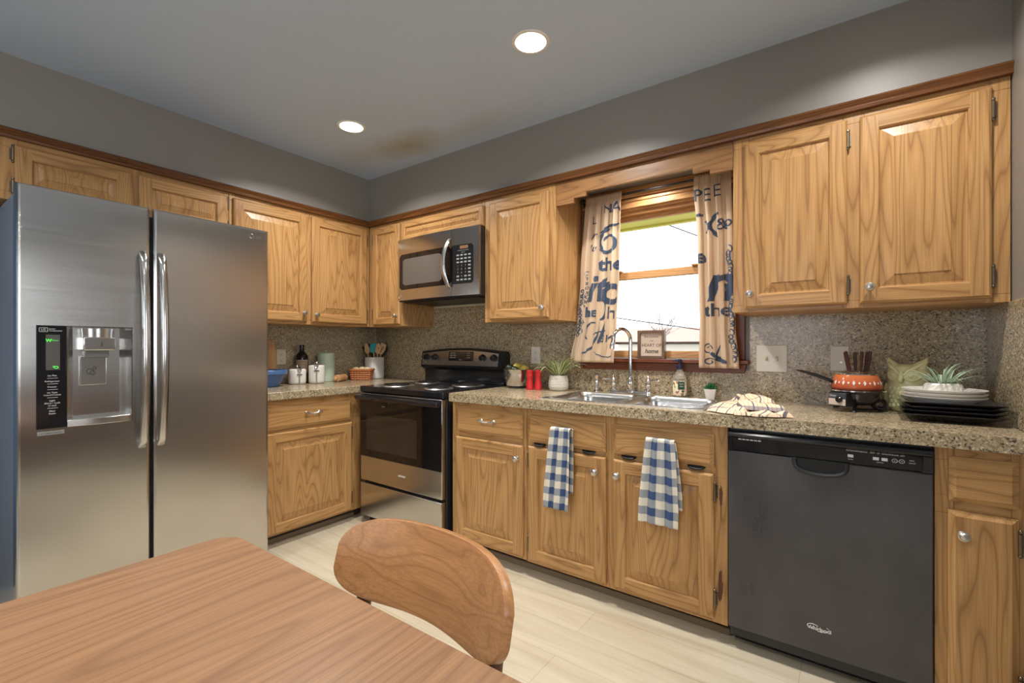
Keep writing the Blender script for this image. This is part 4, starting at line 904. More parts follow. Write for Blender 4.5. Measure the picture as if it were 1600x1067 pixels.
MB().lathe([(.040, 0), (.045, .006), (.045, .185), (.042, .200), (.032, .215), (.020, .226), (.0165, .240), (.016, .262), (.0185, .264), (.0185, .276), (.015, .280), (.001, .281)], (0, 0, 0), 32).build('glass', BOTTLE, t)
m = MB(); m.grid(lambda a, b: (.0455*cos(-1.6+2.2*a), .0455*sin(-1.6+2.2*a), .075+.095*b), 20, 1); lo_ = m.build('label', KRAFT, t, recalc=False)
m = MB(); m2 = lambda zc: (lambda a, b: (.0461*cos(-.50 + a/.0455), .0461*sin(-.50 + a/.0455), zc + b))
text_mb('COOKING', .014, m2(.155), 0, m); text_mb('olive oil', .012, m2(.137), 0, m, shear=.3); m.build('label_lettering', DARKINK, lo_, smooth=0)
t = thing('mixing_bowl', 'blue stoneware bowl with a wide rim beside the refrigerator', 'bowl', (.20, -1.05, ZT))
MB().lathe([(.07, 0), (.078, .002), (.105, .06), (.112, .078), (.122, .080), (.126, .084), (.127, .108), (.124, .112), (.118, .110), (.112, .084), (.100, .06), (.07, .012), (.001, .01)], (0, 0, 0), 48).build('bowl', BLUEC, t, smooth=40)
m = MB(); P = [(-.115, 0), (.115, 0), (.115, .25)] + [(.115 - .0*k + (.085*(cos(pi/2*k/8)) - .085), .25 + .075*sin(pi/2*k/8)) for k in range(1, 9)] + [(-.03 - .085*sin(pi/2*k/8) , .25+.075*cos(pi/2*k/8)) for k in range(0, 9)]
m.prism(P, lambda a, b, t_: (t_ + .028 - .07*b, a, b), 0, .018)
tag(m.build('cutting_board', BOARD, bevel=.003), 'tall wooden cutting board leaning on the backsplash behind the blue bowl', 'cutting board', loc=(.012, -1.018, ZT))
t = thing('rolling_pin', 'small wooden rolling pin lying beside the woven basket', 'rolling pin', (.185, -.478, ZT + .027), R(124))
MB().tube([(-.075, 0, 0), (-.07, 0, 0), (.07, 0, 0), (.075, 0, 0)], [.022, .027, .027, .022], 24).build('roller', BOARD, t)
for s in (-1, 1): MB().tube([(s*.075, 0, 0), (s*.080, 0, 0), (s*.088, 0, 0), (s*.100, 0, 0), (s*.110, 0, 0), (s*.114, 0, 0)], [.010, .009, .014, .017, .012, .003], 16).build('handle', BOARD, t)
t = thing('basket', 'small woven brown basket holding pale buns', 'basket', (.165, -.272, ZT), R(36))
def rr(x, y, z, r=.02): return rrect(-x, x, -y, y, r, z)
MB().ring([rr(.078, .05, 0), rr(.084, .055, .04), rr(.090, .060, .082), rr(.092, .062, .088), rr(.087, .057, .088), rr(.080, .052, .04), rr(.074, .046, .006)]).build('woven_body', WEAVE, t, smooth=50)
MB().ring([rr(.0935, .0635, .074, .022), rr(.0945, .0645, .078, .022), rr(.0945, .0645, .087, .022), rr(.091, .061, .09, .02), rr(.086, .056, .09, .02), rr(.086, .056, .078, .02)], 0, False, False).build('rim', plain('basket_rim', srgb(190, 112, 66), .5), t, smooth=50)
for k, (dx, dy, rr_) in enumerate(((-.045, -.012, .036), (.0, .012, .038), (.046, -.010, .036))):
    c, s = cos(R(36)), sin(R(36))
    b_ = MB().ell((0, 0, 0), rr_, rr_*.95, rr_*.78, 24, 14); tag(b_.build('bun', BUN), 'pale round bun in the woven basket, %s of three' % ('leftmost', 'middle', 'rightmost')[k], 'bun', loc=(.165 + dx*c - dy*s, -.272 + dx*s + dy*c, ZT + .076))
CX, CY, CH = .118, -.112, .178
t = thing('utensil_crock', 'white ceramic crock full of cooking utensils in the counter corner', 'crock', (CX, CY, ZT))
MB().lathe([(.070, 0), (.077, .004), (.079, .014), (.079, CH-.003), (.077, CH), (.074, CH-.003), (.073, .012), (.001, .010)], (0, 0, 0), 44).build('crock', WHITE, t, smooth=50)
# utensils, built facing the room's diagonal: a runs along the view's left-right, b is height above the crock floor
UD = Vector((.70, .71, 0)); UN = Vector((.71, -.70, 0))
def utensil(name, label, cat, a0, a1, h, head, mat, hmat, dep=0.0, slot=None):
    base = Vector((CX, CY, ZT + .012)); p0 = UD*a0 + UN*(dep*.3); p1 = UD*a1 + UN*dep + Vector((0, 0, h))
    t = thing(name, label, cat, base); ax = (p1 - p0).normalized(); side = (UD - ax*UD.dot(ax)).normalized(); nn = ax.cross(side)
    MB().tube([p0, p0 + (p1-p0)*.5, p1], [.0055, .0055, .006], 10).build('handle', hmat, t)
    P = [p1 + side*u + ax*v for u, v in head]
    M_ = MB().ring([[p - nn*.003 for p in P], [p + nn*.003 for p in P]]); hd_ = M_.build('head', mat, t, bevel=.0015, smooth=40)
    if slot:
        S = [p1 + side*u + ax*v for u, v in slot]; MB().ring([[p - nn*.0036 for p in S], [p + nn*.0036 for p in S]]).build('slot', plain('slot_shade', srgb(112, 76, 44), .7), hd_)
    return t
spoon = [(.022*sin(2*pi*k/20)*(1 if cos(2*pi*k/20) > 0 else .8), .034 - .040*cos(2*pi*k/20)) for k in range(20)]
utensil('cooking_spoon', 'plain wooden spoon leaning left in the white crock', 'spoon', -.02, -.052, .20, [(u*1.05, v*1.15) for u, v in spoon], UTENS, UTENS, .02)
utensil('spatula', 'teal silicone spatula standing in the white crock', 'spatula', 0, -.002, .205, [(-.026, 0), (.026, 0), (.030, .04), (.022, .078), (-.028, .072), (-.031, .03)], TEAL, UTENS, .03)
utensil('cooking_spoon', 'wooden spoon with a round hole in the white crock', 'spoon', .012, .030, .20, [(u*1.1, v*1.15) for u, v in spoon], UTENS, UTENS, .035, [(.006*cos(2*pi*k/12)+.004, .044+.006*sin(2*pi*k/12)) for k in range(12)])
utensil('spatula', 'wooden slotted turner leaning right in the white crock', 'spatula', .02, .052, .19, [(-.012, 0), (.012, 0), (.030, .04), (.034, .085), (-.012, .10), (-.020, .04)], UTENS, UTENS, .01, [(-.010, .018), (-.003, .016), (.014, .066), (.007, .07)])
utensil('spatula', 'black turner leaning left behind the wooden spoon in the white crock', 'spatula', -.03, -.060, .195, [(-.012, 0), (.012, 0), (.030, .055), (.0, .075), (-.040, .062)], BLACK2, BLACK2, -.035)
utensil('spatula', 'black spatula behind the teal spatula in the white crock', 'spatula', -.01, -.022, .21, [(-.03, 0), (.03, 0), (.034, .07), (-.034, .07)], BLACK2, BLACK2, -.04)
utensil('ladle', 'black curved ladle leaning right at the back of the white crock', 'ladle', .03, .066, .18, [(-.010, 0), (.012, 0), (.030, .04), (.032, .085), (.020, .11), (.004, .115), (.010, .07)], BLACK2, BLACK2, -.035)

# ------------------------------------------------------------------ right of the stove
t = thing('fruit_bowl', 'stainless mixing bowl of dark and yellow fruit right of the stove', 'bowl', (1.606, -.132, ZT))
MB().lathe([(.055, .012), (.070, .016), (.083, .045), (.089, .09), (.091, .118), (.094, .121), (.091, .122), (.087, .117), (.085, .088), (.078, .045), (.06, .022), (.001, .02)], (0, 0, 0), 44).build('bowl', STEEL2, t, smooth=50)
MB().lathe([(.052, 0), (.062, 0), (.066, .006), (.070, .016), (.052, .013)], (0, 0, 0), 40).build('rubber_foot', BLACK2, t)
def fruit(name, label, x, y, z, r, l, mat, ry, rz):
    m = MB().ell((0, 0, 0), l, r, r, 22, 16); 
    for v in m.v: v.z *= 1 + .22*(-v.x/l) ; v.y *= 1 + .22*(-v.x/l)
    m.xf(Matrix.Rotation(rz, 4, 'Z') @ Matrix.Rotation(ry, 4, 'Y')); tag(m.build(name, mat), label, name, loc=(x, y, z))
fruit('avocado', 'dark green avocado at the left side of the steel bowl', 1.571, -.150, ZT+.118, .028, .042, AVO, R(32), R(40))
fruit('avocado', 'dark green avocado at the front of the steel bowl', 1.630, -.178, ZT+.106, .028, .044, AVO, R(35), R(30))
fruit('avocado', 'dark green avocado at the back left of the steel bowl', 1.568, -.102, ZT+.122, .027, .038, AVO, R(10), R(10))
fruit('lemon', 'yellow lemon on top of the steel bowl, nearer the stove', 1.603, -.12, ZT+.128, .030, .037, LEMON, R(10), R(20))
fruit('lemon', 'yellow lemon at the right side of the steel bowl', 1.648, -.112, ZT+.116, .030, .038, LEMON, R(15), R(70))
def shaker(label, x, y):
    t = thing('pepper_mill', label, 'shaker', (x, y, ZT))
    MB().lathe([(.021, 0), (.0225, .002), (.0225, .034), (.020, .040), (.0185, .060), (.019, .076)], (0, 0, 0), 28).build('body', RED, t)
    MB().lathe([(.0205, .0765), (.0215, .080), (.0215, .088), (.020, .098), (.021, .104), (.021, .116), (.016, .122), (.001, .123)], (0, 0, 0), 28).build('cap', RED, t)
shaker('red mill on the left of the pair, against the steel bowl', 1.748, -.198); shaker('red mill on the right of the pair, beside the leafy plant', 1.796, -.178)
def leaves(m, c, specs, w=.007, mis=(0, 1), nseg=9, edge=.55):
    for az, ln, el0, droop in specs:
        p = Vector(c); d = Vector((cos(az), sin(az), 0)); sd = Vector((-sin(az), cos(az), 0)); o = len(m.v)
        for k in range(nseg + 1):
            f = k/nseg; el = el0 - droop*f*f; ww = w*(.55 + .9*sin(pi*min(.98, f*.75 + .2)))*(1 - f**3)
            if k: p = p + (d*cos(el) + Vector((0, 0, sin(el))))*(ln/nseg)
            nv = (d*(-sin(el)) + Vector((0, 0, cos(el))))
            for q in (-1, -edge, edge, 1): m.v.append(p + sd*(ww*q) + nv*(ww*.35*abs(q)))
        for k in range(nseg):
            for q in range(3): a = o + 4*k + q; m.f.append((a, a+1, a+5, a+4)); m.m.append(mis[0] if q == 1 else mis[1])
t = thing('potted_plant', 'spider plant with striped leaves in a ribbed white pot left of the sink', 'plant', (1.916, -.135, ZT))
MB().lathe([(.046, 0), (.055, .004), (.061, .03), (.060, .06), (.053, .092), (.049, .092), (.054, .06), (.054, .03), (.001, .02)], (0, 0, 0), 44).build('pot', RIB, t, smooth=60)
MB().lathe([(.001, .082), (.050, .080), (.050, .070), (.001, .07)], (0, 0, 0), 24).build('soil', SOIL, t)
random.seed(11); m = MB(); sp = []
for k in range(52):
    az = random.uniform(0, 2*pi); 
    if sin(az) > .25: ln, el = random.uniform(.10, .15), R(random.uniform(65, 85))
    else: ln, el = random.uniform(.13, .21), R(random.uniform(42, 84))
    sp.append((az, ln, el, R(random.uniform(20, 105))))
for az, ln, el, dr in ((R(-38), .26, R(52), R(55)), (R(-170), .22, R(48), R(95)), (R(-150), .23, R(55), R(120)), (R(-25), .22, R(50), R(62)), (R(-160), .20, R(62), R(80)), (R(-5), .18, R(70), R(60)), (R(175), .18, R(74), R(50))): sp.append((az, ln, el, dr))
for s_ in sp: leaves(m, (.022*cos(s_[0]), .022*sin(s_[0]), .078), [s_], .0066)
m.build('foliage', [GREEN, PALEG], t, smooth=60, recalc=False)
# sign on the stool
t = thing('framed_sign', 'small wood-framed sign standing on the window stool', 'sign', (2.453, -.012, 1.1135), R(-4))
fr = MB(); sw, sh = .079, .160
for a, b, c_, d_ in ((-sw, -sw+.016, 0, sh), (sw-.016, sw, 0, sh), (-sw+.016, sw-.016, 0, .016), (-sw+.016, sw-.016, sh-.016, sh)): fr.box(a, b, -.020, .008, c_, d_)
fr.build('frame', wood('grey_brown_frame', 2, srgb(120, 96, 78), srgb(84, 64, 52)), t, bevel=.0015)
bo = MB().box(-sw+.014, sw-.014, -.008, 0, .014, sh-.014).build('board', plain('sign_board', srgb(206, 186, 166), .7), t)
m = MB(); S_ = lambda z: (lambda a, b: (a, -.0086, z+b))
text_mb('the kitchen', .019, S_(.124), 0, m); text_mb('is the', .011, S_(.101), 0, m); text_mb('HEART OF', .024, S_(.075), 0, m, space=1.05); text_mb('home', .034, S_(.042), 0, m, shear=.25, bold=.0006); m.build('sign_lettering', DARKINK, bo, smooth=0)
# soap
t = thing('soap_dispenser', 'clear soap bottle with a navy pump and floral label behind the sink', 'soap dispenser', (2.622, -.068, ZT))
MB().lathe([(.030, 0), (.034, .004), (.035, .05), (.035, .088), (.031, .105), (.020, .130), (.0145, .142), (.014, .150), (.001, .150)], (0, 0, 0), 32).build('bottle', CLEARP, t, smooth=50)
def floral():
    m, nt, b = newmat('floral_label'); v = N(nt, 'ShaderNodeTexVoronoi', i_Scale=95.0); L(nt, coords(nt, (1, 1, 1), False), v.inputs['Vector']); sx = N(nt, 'ShaderNodeSeparateColor'); L(nt, v.outputs['Color'], sx.inputs[0])
    L(nt, ramp(nt, sx.outputs[0], [(0, srgb(232, 222, 190)), (.5, srgb(222, 214, 180)), (.55, srgb(48, 84, 62)), (.72, srgb(90, 120, 80)), (.8, srgb(214, 104, 84)), (.92, srgb(236, 226, 200))]), b.inputs['Base Color']); nt.nodes[-1] if False else None; setin(b, Roughness=.5); return m
m = MB().lathe([(.0352, .008), (.0356, .009), (.0356, .084), (.0352, .085)], (0, 0, 0), 32); lb = m.build('label', floral(), t, smooth=50)
lb2 = MB(); lb2.grid(lambda a, b: (.0362*cos(-1.55+1.0*a), .0362*sin(-1.55+1.0*a), .040+.042*b), 10, 1); lb2.build('name_panel', plain('dark_green_panel', srgb(28, 70, 56), .5), lb, recalc=False)
m = MB()
for z_, tx in ((.070, 'hand'), (.058, 'soap')): text_mb(tx, .010, lambda a, b, z_=z_: (.0366*cos(-1.05+a/.0362), .0366*sin(-1.05+a/.0362), z_+b), 0, m)
m.build('label_lettering', INK, lb, smooth=0)
m = MB().lathe([(.016, .146), (.016, .164), (.008, .167), (.006, .185), (.011, .187), (.011, .199), (.001, .2)], (0, 0, 0), 20); m.tube([(0, 0, .194), (-.02, -.012, .194), (-.034, -.02, .189)], [.006, .005, .004], 8); m.build('pump', plain('navy_pump', srgb(26, 34, 66), .35), t)
# succulent
t = thing('potted_succulent', 'tiny green succulent in a square white pot right of the sink', 'plant', (2.778, -.072, ZT), R(8))
def sq(s, z): return rrect(-s, s, -s, s, .004, z, 3)
MB().ring([sq(.020, 0), sq(.028, .046), sq(.0285, .050), sq(.025, .050), sq(.024, .042)]).build('pot', WHITE, t, smooth=30)
m = MB(); random.seed(5)
for k in range(34):
    a = k*2.4; el = R(20 + 65*(k/34)); q = .013*(1 - k/40); l = .026; c = Vector((q*cos(a), q*sin(a), .044 + .012*k/34)); dv = Vector((cos(a)*cos(el), sin(a)*cos(el), sin(el)))
    m.tube([c, c + dv*l*.4, c + dv*l*.8, c + dv*l*1.05], [.0035, .0052, .0032, .0004], 6)
m.build('rosette', SUCC, t, smooth=60)
# ------------------------------------------------------------------ towels
def hang_towel(label, cx, ztop, w0, w1, zl, zr, skew, sd):
    t = thing('dish_towel', label, 'towel', (cx, -.672, ztop)); o = Vector(t.location); yp = -.6595
    def layer(front, s, f):
        wd_ = (w0 + (w1-w0)*min(1, f*1.25)**.8) ; x = cx + skew*f + (s-.5)*wd_
        zb = zl + (zr-zl)*s; z = ztop - (ztop-zb)*f*(1 if front else .80)
        ph = sd; fold = .006*sin(s*2.2*2*pi + ph)*(1-.35*f) + .004*sin(s*4.1*2*pi + 2*ph + 2*f)
        if front: y = yp - .014 - fold*.9 - .004*f + .0*f
        else: y = yp + .0105 + .003*sin(s*9+ph) ; x += .010*f
        return x, y, z
    def fn(a, b):   # b: 0 back bottom -> .42 over the bar -> 1 front bottom
        if b < .42: return layer(False, a, 1 - b/.42) if b < .40 else layer(False, a, .02)
        if b < .5:
            k = (b-.42)/.08; x, y0, z = layer(False, a, 0); x, y1, z = layer(True, a, 0); return (x, (y0+y1)/2 + (y0-y1)/2*cos(pi*k), ztop + .007*sin(pi*k))
        return layer(True, a, (b-.5)/.5)
    m = MB(); m.grid(lambda a, b: fn(a, b), 48, 120, 0, uv=lambda a, b: (a*2.25 + .02, (b-.5)/.5 * (ztop-zl)/.069 + .4))
    m.build('towel_cloth', CHECK, t, smooth=180, off=o, recalc=False, solid=.0022)
hang_towel('blue gingham towel hanging on the left sink-cabinet front', 2.238, .786, .106, .138, .402, .404, -.026, .4)
hang_towel('blue gingham towel hanging on the right sink-cabinet front', 2.712, .788, .118, .166, .438, .436, -.006, 2.2)
t = thing('folded_towel', 'peach plaid towel with navy stripes folded beside the sink', 'towel', (3.0, -.36, .919)); o = Vector(t.location)
def ft(quad, zoff, nm, uvs, hgt, seed, uvr):
    A_, B2, C_, D_ = [Vector((p[0], p[1], 0)) for p in quad]
    m = MB(); n = 36
    def f(a, b, up):
        p = A_*(1-a)*(1-b) + B2*a*(1-b) + C_*a*b + D_*(1-a)*b
        e = min(a, 1-a, b, 1-b); rd = min(1, e/.10)**.5
        z = zoff + (hgt*rd + .004*sin(9*a+seed)*sin(7*b+2*seed)*rd if up else 0) + (.005*sin(14*a*b+seed)*rd if up else 0)
        p = p + Vector((.006*sin(11*b+seed), .006*sin(9*a+seed), 0))
        return (p.x, p.y, z)
    m.grid(lambda a, b: f(a, b, True), n, n, 0, uv=lambda a, b: (uvs*(a*cos(uvr)+b*sin(uvr)), uvs*(b*cos(uvr)-a*sin(uvr))))
    m.grid(lambda a, b: f(a, b, False), n, n, 0, uv=lambda a, b: (uvs*a, uvs*b))
    return m.build(nm, PLAID, t, smooth=180, off=o, recalc=False)
ft([(2.872, -.585), (3.02, -.652), (3.10, -.24), (2.90, -.12)], .9185, 'lower_fold', 3.6, .016, .3, .2)
ft([(3.00, -.600), (3.16, -.590), (3.035, -.14), (2.905, -.10)], .936, 'upper_fold', 3.4, .020, 1.7, 0)
ft([(2.985, -.652), (3.075, -.655), (3.185, -.595), (3.03, -.45)], .919, 'front_corner', 2.4, .014, 2.6, .6)

# ------------------------------------------------------------------ fondue pot
FPX, FPY = 3.378, -.178
t = thing('fondue_pot', 'orange electric fondue pot with white diamond band on black legs', 'fondue pot', (FPX, FPY, ZT), 0)
MB().lathe([(.055, .026), (.07, .040), (.085, .066), (.093, .080), (.098, .083), (.098, .088), (.090, .090), (.08, .086), (.06, .05), (.001, .045)], (0, 0, 0), 44).build('heater_bowl', BLACK, t, smooth=50)
MB().lathe([(.0935, .081), (.1005, .0825), (.1005, .0875), (.0935, .089)], (0, 0, 0), 44).build('trim_ring', CHROME, t, smooth=50)
pr_ = [(.0855, .0895), (.089, .094), (.088, .104), (.0845, .120), (.079, .138), (.073, .150)]
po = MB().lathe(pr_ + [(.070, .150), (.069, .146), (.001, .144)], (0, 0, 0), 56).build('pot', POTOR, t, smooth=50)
MB().lathe([(.0725, .149), (.0745, .151), (.0735, .154), (.062, .157), (.060, .154), (.068, .150)], (0, 0, 0), 44).build('fork_ring', CHROME, po, smooth=50)
MB().lathe([(.060, .1535), (.055, .160), (.04, .168), (.03, .169), (.001, .170)], (0, 0, 0), 36).build('lid', STEEL2, po, smooth=50)
m = MB()
def onpot(a, z): r = .0900 - (z-.094)*.272 if z < .150 else .075; r = (.0895 - .0035*((z-.094)/.03) if z < .12 else .0850 - (z-.120)*.31) + .0006; return (r*cos(a), r*sin(a), z)
for k in range(30):
    a = 2*pi*k/30; big = (k % 2 == 0); h = .0105 if big else .0055; ww = .062 if big else .045
    m.add([onpot(a, .119-h), onpot(a+ww, .119), onpot(a, .119+h), onpot(a-ww, .119)], [(0, 1, 2, 3)])
m.build('white_diamond_band', WHITE, po, recalc=False, smooth=0)
m = MB(); hd_ = Vector((-.93, -.30, 0)).normalized()
pts = [hd_*.083 + Vector((0, 0, .118)), hd_*.105 + Vector((0, 0, .128)), hd_*.15 + Vector((0, 0, .146)), hd_*.20 + Vector((0, 0, .161)), hd_*.222 + Vector((0, 0, .166))]
m.tube(pts, [.011, .012, .012, .008, .003], 12, 0, .65); m.build('pot_handle', BLACK, po)
for k in range(3):
    a = R(-95 + 120*k); c, s = cos(a), sin(a); MB().tube([(c*.045, s*.045, .034), (c*.062, s*.062, .022), (c*.076, s*.076, .008), (c*.09, s*.09, .0035), (c*.098, s*.098, .004)], [.007, .007, .006, .005, .004], 8).build('leg', BLACK, t)
tb = MB(); bx = Matrix.Rotation(R(-38), 4, 'Z')
tb.box(-.038, .038, -.105, -.055, .022, .078).xf(bx); cb = tb.build('control_box', BLACK2, t, bevel=.003)
f_ = MB(); f_.box(-.036, .036, -.1065, -.105, .026, .052, 1).box(-.036, .036, -.1065, -.105, .052, .075, 0).xf(bx); f_.build('control_face', [plain('slate_face', (.05, .06, .07), .3), plain('silver_face', srgb(214, 196, 186), .35)], cb)
f_ = MB(); rs = [[(.012 + r*cos(2*pi*i/18), -q, .050 + r*sin(2*pi*i/18)) for i in range(18)] for r, q in ((.013, .106), (.013, .114), (.010, .118))]; f_.ring(rs).xf(bx); f_.build('dial', BLACK, cb)
m = MB(); text_mb('Oster', .013, lambda a, b: (-.018+a, -.107, .064+b), 0, m, shear=.2); m.xf(bx); m.build('maker_lettering', INK, cb, smooth=0)
FORKM = plain('dark_red_brown_handle', srgb(74, 34, 34), .35)
vw = Vector((.85, .52, 0)); vd = Vector((-.52, .85, 0))
for k, (a0, a1, d0, d1, lb_) in enumerate(((-.030, -.054, -.012, -.02, 'leftmost'), (-.022, -.038, .010, .012, 'second from the left'), (-.003, -.006, -.03, -.045, 'third from the left'), (.018, .020, .034, .04, 'fourth from the left'), (.036, .044, -.01, -.02, 'second from the right'), (.042, .058, .012, .02, 'rightmost'))):
    o = Vector((FPX, FPY, ZT)); p0 = vw*a0 + vd*d0 + Vector((0, 0, .15)); p1 = vw*a1 + vd*d1 + Vector((0, 0, .248 - .004*(k % 2)))
    p0 += (p0-p1)*.0
    t = thing('fondue_fork', '%s of six dark-handled fondue forks standing in the orange pot' % lb_, 'fork', o)
    q = p0 + (p1-p0)*.12
    MB().tube([q, q+(p1-q)*.15, q+(p1-q)*.6, p1 - (p1-q)*.02, p1], [.004, .0052, .0062, .006, .003], 10).build('handle', FORKM, t)
    MB().tube([p0 - (p1-p0)*.04, q], .0016, 6).build('shaft', CHROME, t); MB().ell(tuple(p1), .0035, .0035, .003, 10, 6).build('cap', CHROME, t)
m = MB(); random.seed(2)
for k in range(7):
    ph = random.random()*6; tilt = random.uniform(-.7, .7); rr_ = .019 + .003*random.random()
    m.tube([(rr_*cos(a)*1.0, rr_*.55*sin(a) + .01*tilt, .026 + rr_*sin(a+tilt)*.95) for a in [ph + 2*pi*i/18 for i in range(18)]], .0033, 6)
m.tube([(-.08, -.01, .004), (-.05, .0, .0035), (-.015, -.005, .006), (0, 0, .02)], .0033, 6); m.tube([(0, 0, .02), (.012, -.012, .006), (.02, -.018, .0035), (.024, -.012, .0035)], .0033, 6)
m.xf(Matrix.Translation((3.455 - FPX, -.158 - FPY, 0))); m.build('power_cord', BLACK2, [o for o in COL.objects if o.name == 'fondue_pot'][0], smooth=60)
# ------------------------------------------------------------------ owl
t = thing('owl_figurine', 'pale yellow-green ceramic owl behind the stacked plates', 'owl figurine', (3.552, -.092, ZT), R(-24))
n = 48; rs = []
for r, z in ((.044, 0), (.056, .004), (.068, .04), (.072, .08), (.068, .112), (.0655, .122), (.069, .145), (.068, .168), (.060, .184), (.045, .193), (.022, .196), (.002, .196)):
    rs.append([(r*cos(2*pi*i/n), r*.92*sin(2*pi*i/n), z) for i in range(n)])
MB().ring(rs).build('body', OWLM, t, smooth=70)
fy = lambda x, z: -(.92*sqrt(max(.0685**2 - x*x, 0)))
for s in (-1, 1):
    m = MB(); m.tube([(s*.030, -.028, .176), (s*.048, -.020, .192), (s*.060, -.012, .208), (s*.064, -.008, .222)], [.020, .017, .010, .002], 14); m.build('ear_tuft', OWLM, t, smooth=70)
    m = MB(); rs = [[(s*.030 + r*1.15*cos(2*pi*i/24), fy(s*.030 + r*1.15*cos(2*pi*i/24), 0) - q, .150 + r*sin(2*pi*i/24)) for i in range(24)] for r, q in ((.0255, -.006), (.0255, .003), (.022, .005), (.019, .001), (.011, -.001))]; m.ring(rs); eo = m.build('eye_disc', OWLM, t, smooth=50)
    MB().ell((s*.028, fy(s*.028, 0) - .001, .150), .0095, .006, .0105, 16, 10).build('eye', OWLM, eo)
    m = MB(); m.tube([(s*.006, fy(.006, 0)-.003, .152), (s*.020, fy(.02, 0)-.004, .170), (s*.042, fy(.042, 0)-.002, .184), (s*.060, -.022, .202)], [.006, .007, .008, .004], 10); m.build('brow', OWLM, t, smooth=70)
    m = MB(); rs = [[(s*(.066 + q), -.012 + r*.9*cos(2*pi*i/20), .07 + r*1.5*sin(2*pi*i/20)) for i in range(20)] for r, q in ((.030, -.01), (.030, .004), (.02, .009), (.002, .010))]; m.ring(rs).build('wing', OWLM, t, smooth=60)
m = MB().tube([(0, fy(0, 0)-.002, .166), (0, fy(0, 0)-.009, .145), (0, fy(0, 0)-.010, .130), (0, fy(0, 0)-.004, .118)], [.006, .010, .009, .002], 12); m.build('beak', OWLM, t, smooth=70)
m = MB()
for r_ in range(5):
    for c_k in range(6):
        a = -pi/2 + (c_k - 2.5 + .5*(r_ % 2))*.26; z = .095 - .017*r_; q = .071 - .0004*(5-r_)**2*.3
        if r_ < 5: m.ell((q*cos(a), .92*q*sin(a), z), .008, .005, .010, 10, 6)
m.build('breast_feathers', OWLM, t, smooth=70)
# ------------------------------------------------------------------ plates
PX, PY = 3.643, -.305
def sqplate(z, label, s=.133, rz=0):
    n = 6; m = MB()
    def lp(h, zz, r): return rrect(-h, h, -h, h, r, zz, n)
    m.ring([lp(s*.60, 0, .03), lp(s*.64, .002, .03), lp(s*.86, .016, .03), lp(s, .027, .022), lp(s+.001, .029, .022), lp(s-.003, .030, .022), lp(s*.82, .019, .03), lp(s*.60, .006, .03)])
    tag(m.build('dinner_plate', BLKPL, smooth=50), label, 'plate', loc=(PX, PY, z)).rotation_euler.z = rz
for k in range(4): sqplate(ZT + .0140*k, '%s square black plate of four under the white plates' % ('lowest', 'second from the bottom', 'third from the bottom', 'topmost')[k], rz=R((0, -2, 1.5, -1)[k]))
ZP = ZT + .0140*3 + .0065
for k in range(3):
    m = MB().lathe([(.062, 0), (.066, .001), (.085, .018), (.112, .033), (.117, .036), (.1175, .039), (.114, .0395), (.085, .024), (.066, .008), (.001, .007)], (0, 0, 0), 56)
    tag(m.build('salad_plate', WHITE, smooth=50), '%s round white plate of three stacked on the black plates' % ('lowest', 'middle', 'topmost')[k], 'plate', loc=(PX-.012, PY, ZP + .0125*k))
ZQ = ZP + .025 + .0078
t = thing('potted_plant', 'spiky pale green plant in a faceted white pot on the white plates', 'plant', (PX-.012, PY+.005, ZQ), R(20))
n = 16; rs = []
for k, (q, z) in enumerate(((.74, 0), (.95, .012), (1, .028), (.95, .046), (.84, .052), (.76, .052), (.78, .04))):
    rs.append([(.060*q*cos(2*pi*(i + .5*(k % 2))/n), .040*q*sin(2*pi*(i + .5*(k % 2))/n), z) for i in range(n)])
MB().ring(rs).build('pot', WHITE, t, smooth=0)
random.seed(21); m = MB()
for k in range(44):
    az = random.uniform(0, 2*pi); q = random.uniform(0, .03); l = random.uniform(.075, .135) * (1 if abs(cos(az)) > .4 else .8)
    leaves(m, (q*1.2*cos(az), q*.7*sin(az), .044), [(az, l, R(random.uniform(35, 80)), R(random.uniform(30, 125)))], .0028, (0, 1), 8, .4)
m.build('foliage', [SAGE, SAGE2], t, smooth=60, recalc=False)
m = MB(); m.tube([(0, 0, 0), (0, -.018, 0), (0, -.024, -.006), (0, -.022, -.016), (0, -.014, -.019)], .0014, 8); m.tube([(0, -.001, 0), (0, 0, 0)], .004, 10)
tag(m.build('cup_hook', BRASS), 'small metal hook on the backsplash between microwave and single-door cabinet', 'hook', loc=(1.44, -.008, 1.45))

# ------------------------------------------------------------------ table and chair
TX0, TX1, TY0, TY1, TZ = 2.177, 3.085, -3.65, -2.103, .745
TC = ((TX0+TX1)/2, (TY0+TY1)/2, 0); t = thing('dining_table', 'walnut dining table with rounded corners in the foreground', 'table', TC)
def tr(i, z, r=.055): return rrect(TX0+i, TX1-i, TY0+i, TY1-i, r, z, 8)
MB().ring([tr(.030, TZ-.030), tr(.010, TZ-.016), tr(0, TZ-.010), tr(0, TZ-.003), tr(.002, TZ-.0008), tr(.005, TZ)]).build('tabletop', WALY, t, off=TC, smooth=30)
MB().box(TX0+.10, TX1-.10, TY0+.12, TY1-.12, TZ-.085, TZ-.030).build('apron', WALD, t, off=TC, bevel=.003)
for sx, x in ((-1, TX0+.11), (1, TX1-.11)):
    for sy, y in ((-1, TY0+.13), (1, TY1-.13)):
        MB().tube([(x+sx*.05, y+sy*.05, 0), (x+sx*.02, y+sy*.02, TZ-.32), (x, y, TZ-.032)], [.014, .021, .027], 18).build('leg', WALD, t, off=TC)
